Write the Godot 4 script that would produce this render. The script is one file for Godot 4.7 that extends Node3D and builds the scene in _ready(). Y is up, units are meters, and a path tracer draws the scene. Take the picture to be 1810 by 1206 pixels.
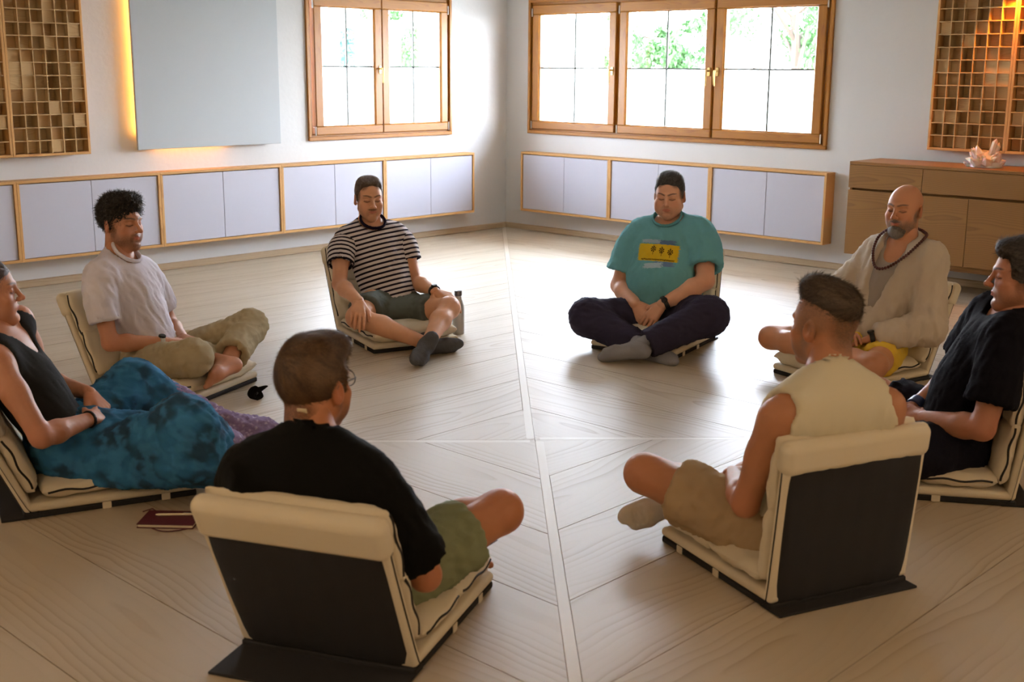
extends Node3D
# A meditation circle in a bright timber-floored seminar room.
# Axes: y up, metres. The room's far corner is the origin; wall_right is the plane z = 0, wall_left the plane x = 0.

const ROOM := 9.7
const CEIL := 2.75
const MID := 4.85

var M := {}
var rng := RandomNumberGenerator.new()
var used := {}


func _ready() -> void:
	rng.seed = 11
	setup_view()
	make_materials()
	build_room()
	build_windows()
	build_outside()
	build_furniture()
	build_chairs()
	build_small_things()
	build_people()


func setup_view() -> void:
	var cam := Camera3D.new()
	cam.name = "camera"
	cam.transform = Transform3D(Basis(Vector3(0.722973, 0.006535, -0.690845), Vector3(-0.156526, 0.975503, -0.154577), Vector3(0.672911, 0.219891, 0.706285)), Vector3(8.0909, 1.5, 8.3928))
	cam.fov = 31.39
	cam.near = 0.05
	cam.far = 300.0
	var lens := CameraAttributesPhysical.new()
	lens.frustum_focal_length = 42.708
	lens.frustum_focus_distance = 6.2
	lens.exposure_aperture = 5.0
	cam.attributes = lens
	add_child(cam)
	cam.current = true
	var we := WorldEnvironment.new()
	we.name = "world_environment"
	var e := Environment.new()
	var sm := ProceduralSkyMaterial.new()
	sm.sky_top_color = Color(0.84, 0.91, 1.0)
	sm.sky_horizon_color = Color(0.98, 0.985, 1.0)
	sm.sky_curve = 0.25
	sm.ground_bottom_color = Color(0.80, 0.81, 0.80)
	sm.ground_horizon_color = Color(0.93, 0.94, 0.95)
	sm.sun_angle_max = 1.0
	var sky := Sky.new()
	sky.sky_material = sm
	e.background_mode = Environment.BG_SKY
	e.sky = sky
	e.background_energy_multiplier = SKY_ENERGY
	e.tonemap_mode = Environment.TONE_MAPPER_LINEAR
	e.tonemap_exposure = EXPOSURE
	e.sdfgi_enabled = true
	e.ssao_enabled = true
	e.ssil_enabled = true
	we.environment = e
	add_child(we)
	# daylight coming in through the two windows: soft panels of sky light just outside the panes
	daylight("daylight_window_left", Vector3(-0.42, 1.5, 1.52), Vector3(1, 0, 0), Vector2(1.5, 1.1), DAY_LEFT)
	daylight("daylight_window_right", Vector3(1.84, 1.5, -0.42), Vector3(0, 0, 1), Vector2(3.0, 1.1), DAY_RIGHT)


const SKY_ENERGY := 53.0
const EXPOSURE := 1.0
const DAY_LEFT := 0.0
const DAY_RIGHT := 0.0


func daylight(called: String, at: Vector3, towards: Vector3, size: Vector2, energy: float) -> void:
	if energy <= 0.0:
		return
	var l := AreaLight3D.new()
	l.name = called
	l.position = at
	l.basis = Basis.looking_at(towards)
	l.area_size = size
	l.light_color = Color(0.93, 0.965, 1.0)
	l.light_energy = energy
	l.area_range = 20.0
	l.shadow_enabled = true
	add_child(l)


# ---------------------------------------------------------------- naming and tagging

func put(o: Node3D, called: String, parent: Node = null) -> Node3D:
	var p: Node = parent if parent else self
	var n := called
	var key := str(p.get_instance_id()) + "/" + called
	if used.has(key):
		n = "%s_%03d" % [called, used[key]]
		used[key] += 1
	else:
		used[key] = 1
	o.name = n
	p.add_child(o, true)
	return o


func tag(o: Node3D, label: String, category: String, group := "") -> Node3D:
	o.set_meta("label", label)
	o.set_meta("category", category)
	if group:
		o.set_meta("group", group)
	return o


func thing(called: String, label: String, category: String, at := Vector3.ZERO, turn := 0.0, group := "") -> Node3D:
	var o := Node3D.new()
	put(o, called)
	o.position = at
	o.rotation.y = turn
	return tag(o, label, category, group)


func mesh_node(called: String, mesh: Mesh, mat: Material, parent: Node = null) -> MeshInstance3D:
	var o := MeshInstance3D.new()
	o.mesh = mesh
	if mat:
		o.material_override = mat
	put(o, called, parent)
	return o


func part(called: String, g: Geo, mat: Material, parent: Node = null) -> MeshInstance3D:
	return mesh_node(called, g.mesh(), mat, parent)


func structure(called: String, g: Geo, mat: Material) -> MeshInstance3D:
	var o := part(called, g, mat)
	o.set_meta("kind", "structure")
	return o


func structure_root(called: String, label: String) -> Node3D:
	var o := Node3D.new()
	put(o, called)
	o.set_meta("kind", "structure")
	o.set_meta("label", label)
	return o


# ---------------------------------------------------------------- geometry collector

class Geo:
	var v := PackedVector3Array()
	var n := PackedVector3Array()
	var uv := PackedVector2Array()
	var c := PackedColorArray()
	var idx := PackedInt32Array()
	var colored := false
	var col := Color.WHITE
	var xf := Transform3D.IDENTITY
	var uvo := Vector2.ZERO
	var grain := -1

	func vert(p: Vector3, nr: Vector3, t := Vector2.ZERO) -> int:
		v.append(xf * p)
		n.append((xf.basis * nr).normalized())
		uv.append(t)
		c.append(col)
		return v.size() - 1

	func face(a: int, b: int, d: int) -> void:
		# clockwise from outside, judged by the vertex normals
		var g := (v[b] - v[a]).cross(v[d] - v[a])
		if g.dot(n[a] + n[b] + n[d]) > 0.0:
			idx.append_array([a, d, b])
		else:
			idx.append_array([a, b, d])

	func quad(a: Vector3, b: Vector3, d: Vector3, e: Vector3, nr: Vector3, ta := Vector2.ZERO, tb := Vector2.ZERO, td := Vector2.ZERO, te := Vector2.ZERO) -> void:
		var i := vert(a, nr, ta)
		vert(b, nr, tb)
		vert(d, nr, td)
		vert(e, nr, te)
		face(i, i + 1, i + 2)
		face(i, i + 2, i + 3)

	func tri(a: Vector3, b: Vector3, d: Vector3, nr: Vector3, ta := Vector2.ZERO, tb := Vector2.ZERO, td := Vector2.ZERO) -> void:
		var i := vert(a, nr, ta)
		vert(b, nr, tb)
		vert(d, nr, td)
		face(i, i + 1, i + 2)

	# chamfered box; the texture runs in metres with u along the longest side
	func box(centre: Vector3, size: Vector3, b := 0.002) -> void:
		var h := size * 0.5
		b = minf(b, minf(h.x, minf(h.y, h.z)) * 0.6)
		var la := grain if grain >= 0 else size.max_axis_index()
		for a in 3:
			for s: float in [-1.0, 1.0]:
				var p := (a + 1) % 3
				var q := (a + 2) % 3
				var nr := Vector3.ZERO
				nr[a] = s
				var pts := []
				var ts := []
				for k: Array in [[-1.0, -1.0], [1.0, -1.0], [1.0, 1.0], [-1.0, 1.0]]:
					var w := Vector3.ZERO
					w[a] = h[a] * s
					w[p] = (h[p] - b) * k[0]
					w[q] = (h[q] - b) * k[1]
					pts.append(centre + w)
					ts.append(uvo + (Vector2(w[p], w[q]) if la == p else (Vector2(w[q], w[p]) if la == q else Vector2(w[p], w[q]))))
				quad(pts[0], pts[1], pts[2], pts[3], nr, ts[0], ts[1], ts[2], ts[3])
		if b <= 0.0:
			return
		for a in 3:
			var p := (a + 1) % 3
			var q := (a + 2) % 3
			for sp: float in [-1.0, 1.0]:
				for sq: float in [-1.0, 1.0]:
					var nr := Vector3.ZERO
					nr[p] = sp
					nr[q] = sq
					var pts := []
					for k: Array in [[-1.0, 0], [1.0, 0], [1.0, 1], [-1.0, 1]]:
						var w := Vector3.ZERO
						w[a] = (h[a] - b) * k[0]
						w[p] = (h[p] - (b if k[1] == 1 else 0.0)) * sp
						w[q] = (h[q] - (b if k[1] == 0 else 0.0)) * sq
						pts.append(centre + w)
					var t := uvo + Vector2(h[a], 0.0)
					quad(pts[0], pts[1], pts[2], pts[3], nr.normalized(), uvo - Vector2(h[a], 0.0), t, t, uvo - Vector2(h[a], 0.0))
		for sx: float in [-1.0, 1.0]:
			for sy: float in [-1.0, 1.0]:
				for sz: float in [-1.0, 1.0]:
					var s := Vector3(sx, sy, sz)
					tri(centre + Vector3(h.x, h.y - b, h.z - b) * s, centre + Vector3(h.x - b, h.y, h.z - b) * s, centre + Vector3(h.x - b, h.y - b, h.z) * s, s.normalized(), uvo, uvo, uvo)

	func span(lo: Vector3, hi: Vector3, b := 0.002) -> void:
		box((lo + hi) * 0.5, hi - lo, b)

	# a grid of points with smooth normals; rows x cols, optionally closed round the columns
	func sheet(pts: PackedVector3Array, rows: int, cols: int, closed := false, uvs := PackedVector2Array()) -> void:
		var base := v.size()
		var nn := PackedVector3Array()
		nn.resize(rows * cols)
		var cc := cols if closed else cols - 1
		var quads := PackedInt32Array()
		for r in rows - 1:
			for k in cc:
				var a := r * cols + k
				var b := r * cols + (k + 1) % cols
				var d := (r + 1) * cols + (k + 1) % cols
				var e := (r + 1) * cols + k
				var g := (pts[d] - pts[a]).cross(pts[e] - pts[b])
				nn[a] += g
				nn[b] += g
				nn[d] += g
				nn[e] += g
				quads.append_array([a, b, d, a, d, e])
		for i in rows * cols:
			v.append(xf * pts[i])
			n.append((xf.basis * nn[i]).normalized())
			uv.append(uvs[i] if uvs.size() else Vector2(float(i % cols) / cols, float(i / cols) / rows))
			c.append(col)
		for q in range(0, quads.size(), 3):
			# the cross products above point to the side from which this order runs counter-clockwise
			idx.append_array([base + quads[q], base + quads[q + 2], base + quads[q + 1]])

	# lathe round y: profile of (radius, height)
	func lathe(profile: PackedVector2Array, seg := 24) -> void:
		var pts := PackedVector3Array()
		for p in profile:
			for k in seg:
				var a := TAU * k / seg
				pts.append(Vector3(cos(a) * p.x, p.y, sin(a) * p.x))
		sheet(pts, profile.size(), seg, true)

	# round tube along a path
	func tube(path: PackedVector3Array, radii, seg := 8, caps := true) -> void:
		var pts := PackedVector3Array()
		var m := path.size()
		var up := Vector3.UP
		var prev := Vector3.ZERO
		for i in m:
			var t := (path[mini(i + 1, m - 1)] - path[maxi(i - 1, 0)]).normalized()
			if i == 0:
				up = Vector3.UP if absf(t.y) < 0.9 else Vector3.RIGHT
				prev = up.cross(t).normalized()
			var s := (prev - t * prev.dot(t)).normalized()
			prev = s
			var w := t.cross(s)
			var r: float = radii[i] if radii is Array or radii is PackedFloat32Array else radii
			for k in seg:
				var a := -TAU * k / seg
				pts.append(path[i] + (s * cos(a) + w * sin(a)) * r)
		sheet(pts, m, seg, true)
		if caps:
			for e in [0, m - 1]:
				var t := (path[0] - path[1]).normalized() if e == 0 else (path[m - 1] - path[m - 2]).normalized()
				var ci := vert(path[e], t)
				for k in seg:
					vert(pts[e * seg + k], t)
				for k in seg:
					face(ci, ci + 1 + k, ci + 1 + (k + 1) % seg)

	# a box with rounded edges and corners
	func rounded(centre: Vector3, size: Vector3, r: float, seg := 3) -> void:
		var h := size * 0.5
		r = minf(r, minf(h.x, minf(h.y, h.z)))
		var inner := h - Vector3(r, r, r)
		var m := seg * 2 + 2
		for a in 3:
			for s: float in [-1.0, 1.0]:
				var p := (a + 1) % 3
				var q := (a + 2) % 3
				var base := v.size()
				for i in m:
					for j in m:
						var w := Vector3.ZERO
						w[a] = s * 1.0
						w[p] = tan((float(mini(i, seg)) / seg - 1.0) * PI / 4.0) if i <= seg else tan((float(i - seg - 1) / seg) * PI / 4.0)
						w[q] = tan((float(mini(j, seg)) / seg - 1.0) * PI / 4.0) if j <= seg else tan((float(j - seg - 1) / seg) * PI / 4.0)
						var d := w.normalized()
						var o := Vector3.ZERO
						o[a] = inner[a] * s
						o[p] = inner[p] * (-1.0 if i <= seg else 1.0)
						o[q] = inner[q] * (-1.0 if j <= seg else 1.0)
						var pos := centre + o + d * r
						vert(pos, d, uvo + Vector2(pos[p], pos[q]))
				for i in m - 1:
					for j in m - 1:
						var k := base + i * m + j
						face(k, k + 1, k + m + 1)
						face(k, k + m + 1, k + m)

	func mesh() -> ArrayMesh:
		var arr := []
		arr.resize(Mesh.ARRAY_MAX)
		arr[Mesh.ARRAY_VERTEX] = v
		arr[Mesh.ARRAY_NORMAL] = n
		arr[Mesh.ARRAY_TEX_UV] = uv
		if colored:
			arr[Mesh.ARRAY_COLOR] = c
		arr[Mesh.ARRAY_INDEX] = idx
		var m := ArrayMesh.new()
		m.add_surface_from_arrays(Mesh.PRIMITIVE_TRIANGLES, arr)
		return m


# ---------------------------------------------------------------- materials

func plain(color: Color, rough := 0.7, spec := 0.5) -> StandardMaterial3D:
	var m := StandardMaterial3D.new()
	m.albedo_color = color
	m.roughness = rough
	m.metallic_specular = spec
	return m


func tinted(rough := 0.8, spec := 0.4) -> StandardMaterial3D:
	var m := StandardMaterial3D.new()
	m.vertex_color_use_as_albedo = true
	m.roughness = rough
	m.metallic_specular = spec
	return m


# sawn-timber picture: year rings cut by a slowly wandering board surface. rows = boards stacked in the picture
func timber(w: int, h: int, rows: int, sd: int, early: Color, late: Color, rings: float, wander: float, knots := 0, metres := 4.0, across := 0.39, soft := false) -> ImageTexture:
	var data := PackedByteArray()
	data.resize(w * h * 3)
	var nz := FastNoiseLite.new()
	nz.seed = sd
	nz.noise_type = FastNoiseLite.TYPE_SIMPLEX_SMOOTH
	nz.frequency = 1.0
	nz.fractal_type = FastNoiseLite.FRACTAL_NONE
	var rr := RandomNumberGenerator.new()
	rr.seed = sd
	var rh := h / rows
	for b in rows:
		var kx := PackedFloat32Array()
		var ky := PackedFloat32Array()
		var kr := PackedFloat32Array()
		for k in knots:
			kx.append(rr.randf() * metres)
			ky.append((rr.randf() - 0.5) * across * 0.8)
			kr.append(rr.randf_range(0.012, 0.03))
		var tone := rr.randf_range(-0.06, 0.06)
		for x in w:
			var u := metres * x / w
			# closes up where the picture repeats
			var a := TAU * x / w
			var cu := cos(a) * metres / TAU
			var su := sin(a) * metres / TAU
			var depth := 0.05 + wander * (nz.get_noise_3d(cu * 0.9, su * 0.9, b * 7.3) + 0.35)
			var mid := 0.10 * nz.get_noise_3d(cu * 0.5, su * 0.5, b * 3.1 + 50.0) + (b % 3 - 1) * 0.05
			var wob := 0.006 * nz.get_noise_3d(cu * 5.0, su * 5.0, b * 5.0 + 90.0)
			for y in rh:
				var vv := (float(y) / rh - 0.5) * across - mid + wob
				var r := sqrt(vv * vv + depth * depth)
				for k in knots:
					var dx := (u - kx[k]) * 0.35
					var dy := vv + mid - ky[k]
					var dd := dx * dx + dy * dy
					r += kr[k] * 0.9 * exp(-dd / (kr[k] * kr[k] * 2.2))
				var f := r * rings
				f = f - floorf(f)
				# slow lightening through the early wood, sharp dark late wood
				var g := f * f * f
				if f > 0.9:
					g = 1.0 - (f - 0.9) * 10.0
				var fib := float((x * 7919 + y * 104729 + ((x / 9) * 31 + y * 977) * 613) % 97) / 97.0 * 0.08
				if soft:
					g *= clampf(0.45 + 1.1 * nz.get_noise_3d(cu * 0.8, vv * 9.0, b * 3.7 + 20.0), 0.12, 1.0)
				g = clampf(g * 0.9 + fib + tone, 0.0, 1.0)
				var i := ((b * rh + y) * w + x) * 3
				data[i] = int(255.0 * lerpf(early.r, late.r, g))
				data[i + 1] = int(255.0 * lerpf(early.g, late.g, g))
				data[i + 2] = int(255.0 * lerpf(early.b, late.b, g))
	return ImageTexture.create_from_image(Image.create_from_data(w, h, false, Image.FORMAT_RGB8, data))


func wood(tex: Texture2D, rough: float, scale: Vector2, spec := 0.5) -> StandardMaterial3D:
	var m := StandardMaterial3D.new()
	m.albedo_texture = tex
	m.uv1_scale = Vector3(scale.x, scale.y, 1)
	m.roughness = rough
	m.metallic_specular = spec
	return m


func bumps(freq: float, sd: int, size := 256, octaves := 3) -> NoiseTexture2D:
	var nz := FastNoiseLite.new()
	nz.seed = sd
	nz.frequency = freq
	nz.fractal_octaves = octaves
	var t := NoiseTexture2D.new()
	t.width = size
	t.height = size
	t.seamless = true
	t.as_normal_map = true
	t.bump_strength = 4.0
	t.noise = nz
	return t


func cloth(color: Color, rough := 0.9, weave := 90.0, depth := 0.25) -> StandardMaterial3D:
	var m := plain(color, rough, 0.25)
	m.normal_enabled = true
	m.normal_texture = M["weave_map"]
	m.normal_scale = depth
	m.uv1_triplanar = true
	m.uv1_scale = Vector3.ONE * (weave / 12.0)
	m.rim_enabled = true
	m.rim = 0.25
	m.rim_tint = 0.6
	return m


func make_materials() -> void:
	M["weave_map"] = bumps(0.18, 3, 256, 2)
	M["plaster"] = plain(Color(0.83, 0.835, 0.84), 0.93, 0.3)
	M["plaster"].normal_enabled = true
	M["plaster"].normal_texture = bumps(0.05, 5)
	M["plaster"].normal_scale = 0.06
	M["plaster"].uv1_triplanar = true
	M["plaster"].uv1_scale = Vector3.ONE * 1.5
	M["ceiling"] = plain(Color(0.90, 0.89, 0.87), 0.95, 0.2)
	var fir := timber(2048, 1024, 4, 21, Color(0.735, 0.675, 0.585), Color(0.60, 0.515, 0.395), 38.0, 0.06, 3, 4.0, 0.39, true)
	M["floor"] = wood(fir, 0.47, Vector2(0.25, 1.0 / 0.39 / 4.0), 1.0)
	M["floor_strip"] = plain(Color(0.79, 0.74, 0.66), 0.46, 1.0)
	M["timber_wall"] = wood(fir, 0.6, Vector2(0.25, 0.6))
	M["timber_wall"].albedo_color = Color(0.62, 0.55, 0.47)
	M["joint"] = plain(Color(0.60, 0.53, 0.44), 0.9)
	var larch := timber(1024, 256, 1, 4, Color(0.62, 0.405, 0.09), Color(0.53, 0.315, 0.055), 120.0, 0.03, 0, 2.0, 0.2)
	M["larch"] = wood(larch, 0.4, Vector2(0.5, 5.0))
	var ash := timber(1024, 256, 1, 8, Color(0.80, 0.62, 0.38), Color(0.70, 0.50, 0.28), 150.0, 0.03, 0, 2.0, 0.2)
	M["ash"] = wood(ash, 0.5, Vector2(0.5, 5.0))
	var oak := timber(1024, 512, 1, 15, Color(0.55, 0.395, 0.19), Color(0.46, 0.315, 0.135), 90.0, 0.05, 0, 2.0, 0.5)
	M["oak"] = wood(oak, 0.45, Vector2(0.5, 2.0))
	M["skirting"] = wood(fir, 0.5, Vector2(0.25, 1.0))
	M["skirting"].albedo_color = Color(0.97, 0.93, 0.87)
	M["walnut"] = plain(Color(0.40, 0.24, 0.13), 0.5)
	var spruce := timber(512, 256, 1, 33, Color(0.74, 0.62, 0.43), Color(0.66, 0.53, 0.35), 140.0, 0.03, 0, 2.0, 0.2)
	M["spruce"] = wood(spruce, 0.65, Vector2(0.5, 5.0))
	M["spruce_pale"] = wood(spruce, 0.65, Vector2(0.5, 5.0))
	M["spruce_warm"] = wood(spruce, 0.65, Vector2(0.5, 5.0))
	M["spruce_warm"].albedo_color = Color(0.93, 0.86, 0.78)
	M["white_front"] = plain(Color(0.76, 0.76, 0.81), 0.6, 0.4)
	M["panel_cloth"] = plain(Color(0.73, 0.755, 0.775), 0.9, 0.2)
	M["steel"] = plain(Color(0.75, 0.74, 0.72), 0.28)
	M["steel"].metallic = 1.0
	M["brass"] = plain(Color(0.78, 0.66, 0.42), 0.3)
	M["brass"].metallic = 1.0
	M["glass"] = plain(Color(1, 1, 1, 0.04), 0.02)
	M["glass"].transparency = BaseMaterial3D.TRANSPARENCY_ALPHA
	M["dark_lead"] = plain(Color(0.25, 0.27, 0.24), 0.5)
	M["black"] = plain(Color(0.035, 0.033, 0.033), 0.75)
	M["gravel"] = plain(Color(0.80, 0.79, 0.75), 0.95)
	M["unseen_eaves"] = plain(Color(0.55, 0.42, 0.30), 0.8)
	M["bark"] = plain(Color(0.24, 0.19, 0.15), 0.95)
	M["leaf_green"] = plain(Color(0.20, 0.36, 0.15), 0.6)
	M["leaf_blue"] = plain(Color(0.15, 0.33, 0.30), 0.6)
	M["quartz"] = plain(Color(0.90, 0.84, 0.81), 0.22)
	M["quartz"].subsurf_scatter_enabled = true
	M["quartz"].subsurf_scatter_strength = 0.3
	M["warm_strip"] = plain(Color(1, 0.8, 0.5), 0.5)
	M["warm_strip"].emission_enabled = true
	M["warm_strip"].emission = Color(1.0, 0.66, 0.28)
	M["warm_strip"].emission_energy_multiplier = 2.0
	M["warm_bulb"] = plain(Color(1, 0.8, 0.5), 0.4)
	M["warm_bulb"].emission_enabled = true
	M["warm_bulb"].emission = Color(1.0, 0.62, 0.2)
	M["warm_bulb"].emission_energy_multiplier = 3.0
	M["canvas"] = cloth(Color(0.84, 0.795, 0.70))
	M["chair_black"] = cloth(Color(0.175, 0.17, 0.175), 0.7)
	M["chair_black"].rim = 0.1
	M["zip"] = plain(Color(0.05, 0.045, 0.055), 0.6)
	M["black_soft"] = cloth(Color(0.045, 0.04, 0.04), 0.85)
	M["maroon"] = plain(Color(0.33, 0.09, 0.13), 0.5)
	M["paper"] = plain(Color(0.88, 0.84, 0.72), 0.8)
	M["steel_soft"] = plain(Color(0.72, 0.70, 0.68), 0.42)
	M["steel_soft"].metallic = 0.85
	M["steel_dark"] = plain(Color(0.42, 0.41, 0.41), 0.35)
	M["steel_dark"].metallic = 0.9
	M["unseen_warm_globe"] = plain(Color(1, 0.9, 0.75), 0.4)
	M["unseen_warm_globe"].emission_enabled = true
	M["unseen_warm_globe"].emission = Color(1.0, 0.82, 0.60)
	M["unseen_warm_globe"].emission_energy_multiplier = 1.0
	M["stand_in_white"] = plain(Color(0.90, 0.89, 0.87), 0.9)


# ---------------------------------------------------------------- the room

func wall_boxes(g: Geo, along: int, holes: Array, length: float) -> void:
	# a wall 0.36 m thick on the outer side of the plane 0 of the other axis; holes: [from, to, bottom, top]
	var t := -0.36
	var box_at := func(a0: float, a1: float, y0: float, y1: float) -> void:
		var lo := Vector3(a0, y0, t)
		var hi := Vector3(a1, y1, 0.0)
		if along == 2:
			lo = Vector3(t, y0, a0)
			hi = Vector3(0.0, y1, a1)
		g.span(lo, hi, 0.0)
	var at := -0.36
	for h: Array in holes:
		box_at.call(at, h[0], 0.0, CEIL)
		box_at.call(h[0], h[1], 0.0, h[2])
		box_at.call(h[0], h[1], h[3], CEIL)
		at = h[1]
	box_at.call(at, length + 0.36, 0.0, CEIL)


func build_room() -> void:
	var g := Geo.new()
	wall_boxes(g, 2, [[0.735, 2.305, 0.925, 2.09]], ROOM)
	structure("wall_left", g, M["plaster"]).set_meta("label", "white plaster wall with the two-casement window")
	g = Geo.new()
	wall_boxes(g, 0, [[0.305, 3.375, 0.925, 2.09]], ROOM)
	structure("wall_right", g, M["plaster"]).set_meta("label", "white plaster wall with the three-casement window")
	g = Geo.new()
	g.span(Vector3(0, 0, ROOM), Vector3(ROOM + 0.3, CEIL, ROOM + 0.3), 0.0)
	structure("wall_back", g, M["plaster"])
	g = Geo.new()
	g.span(Vector3(ROOM, 0, 0), Vector3(ROOM + 0.3, CEIL, ROOM), 0.0)
	structure("wall_front", g, M["plaster"])
	g = Geo.new()
	g.span(Vector3(-0.36, CEIL, -0.36), Vector3(ROOM + 0.3, CEIL + 0.3, ROOM + 0.3), 0.0)
	structure("ceiling", g, M["ceiling"])
	build_floor()
	# skirting boards
	g = Geo.new()
	g.span(Vector3(0.0, 0.001, 0.0), Vector3(0.016, 0.049, ROOM), 0.003)
	structure("baseboard_left", g, M["skirting"])
	g = Geo.new()
	g.span(Vector3(0.016, 0.001, 0.0), Vector3(ROOM, 0.049, 0.016), 0.003)
	structure("baseboard_right", g, M["skirting"])
	# slim bead against the shadow gap on top of each
	g = Geo.new()
	g.span(Vector3(0.0, 0.049, 0.0), Vector3(0.006, 0.052, ROOM), 0.001)
	structure("trim_1", g, M["skirting"])
	g = Geo.new()
	g.span(Vector3(0.006, 0.049, 0.0), Vector3(ROOM, 0.052, 0.006), 0.001)
	structure("trim_2", g, M["skirting"])


func build_floor() -> void:
	var root := structure_root("floor", "whitewashed wide fir planks mitred along the two diagonals of the room")
	var g := Geo.new()
	g.span(Vector3(-0.36, -0.25, -0.36), Vector3(ROOM + 0.3, -0.012, ROOM + 0.3), 0.0)
	part("subfloor", g, M["joint"], root)
	var gap := 0.0009
	var half := 0.018                     # half of the strip on the diagonals
	var cut := half * sqrt(2.0)
	var ring := 0
	var inner := 0.0
	while inner < MID - 0.01:
		var outer := minf(0.345 + 0.388 * ring, MID)
		for side in 4:
			var p := Geo.new()
			plank(p, inner + gap, outer - gap, cut * 2.0 + gap, side, ring * 4 + side)
			part("plank", p, M["floor"], root)
		inner = outer
		ring += 1
	# pale strips on the diagonals, each side of the middle set off a little from the other
	for k in 4:
		var s := Geo.new()
		s.xf = Transform3D(Basis(Vector3.UP, PI / 4 + k * PI / 2), Vector3(MID, 0, MID))
		var off := half
		s.uvo = Vector2(k * 0.7, k * 0.23)
		s.box(Vector3(off, -0.006, 3.45), Vector3(half * 2.0 - 0.001, 0.0122, 6.86), 0.0012)
		part("diagonal_strip", s, M["floor_strip"], root)


func plank(g: Geo, a: float, b: float, cut: float, side: int, k: int) -> void:
	# ring board between the distances a and b from the middle, mitred at 45 degrees at both ends
	g.xf = Transform3D(Basis(Vector3.UP, side * PI / 2), Vector3(MID, 0, MID))
	var y := 0.0
	var lo := -0.012
	var e := 0.0008
	var la := maxf(a - cut, 0.0)
	var lb := b - cut
	var u0 := float((k * 137) % 40) / 10.0
	var v0 := float((k * 7) % 4) * 0.39
	var t := func(x: float, z: float) -> Vector2: return Vector2(x + u0, v0 + (z - a) * 0.96 + 0.007)
	var A := Vector3(-la, y, a + e)
	var B := Vector3(a, y, a + e)
	var C2 := Vector3(b - e, y, b - e)
	var D := Vector3(-lb + e, y, b - e)
	g.quad(A, B, C2, D, Vector3.UP, t.call(A.x, A.z), t.call(B.x, B.z), t.call(C2.x, C2.z), t.call(D.x, D.z))
	var pts := [Vector3(-la, lo, a), Vector3(a, lo, a), Vector3(b, lo, b), Vector3(-lb, lo, b)]
	var top := [A, B, C2, D]
	var ns := [Vector3(0, 0, -1), Vector3(1, 0, -1).normalized(), Vector3(0, 0, 1), Vector3(-1, 0, -1).normalized()]
	for i in 4:
		var j := (i + 1) % 4
		g.quad(top[i], top[j], pts[j], pts[i], ns[i], t.call(top[i].x, top[i].z), t.call(top[j].x, top[j].z), t.call(pts[j].x, pts[j].z), t.call(pts[i].x, pts[i].z))


# ---------------------------------------------------------------- windows

func build_windows() -> void:
	# sashes: [from, to, side of the hinges (0 = low end, 1 = high end), handle visible]
	window("window_1", "two-casement larch window on the left wall", true, 0.72, 2.32, [[0.772, 1.528, 0, false], [1.532, 2.24, 1, true]])
	window("window_2", "three-casement larch window on the right wall", false, 0.29, 3.388, [[0.344, 1.318, 0, true], [1.356, 2.325, 0, true], [2.345, 3.326, 1, true]])


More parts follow.
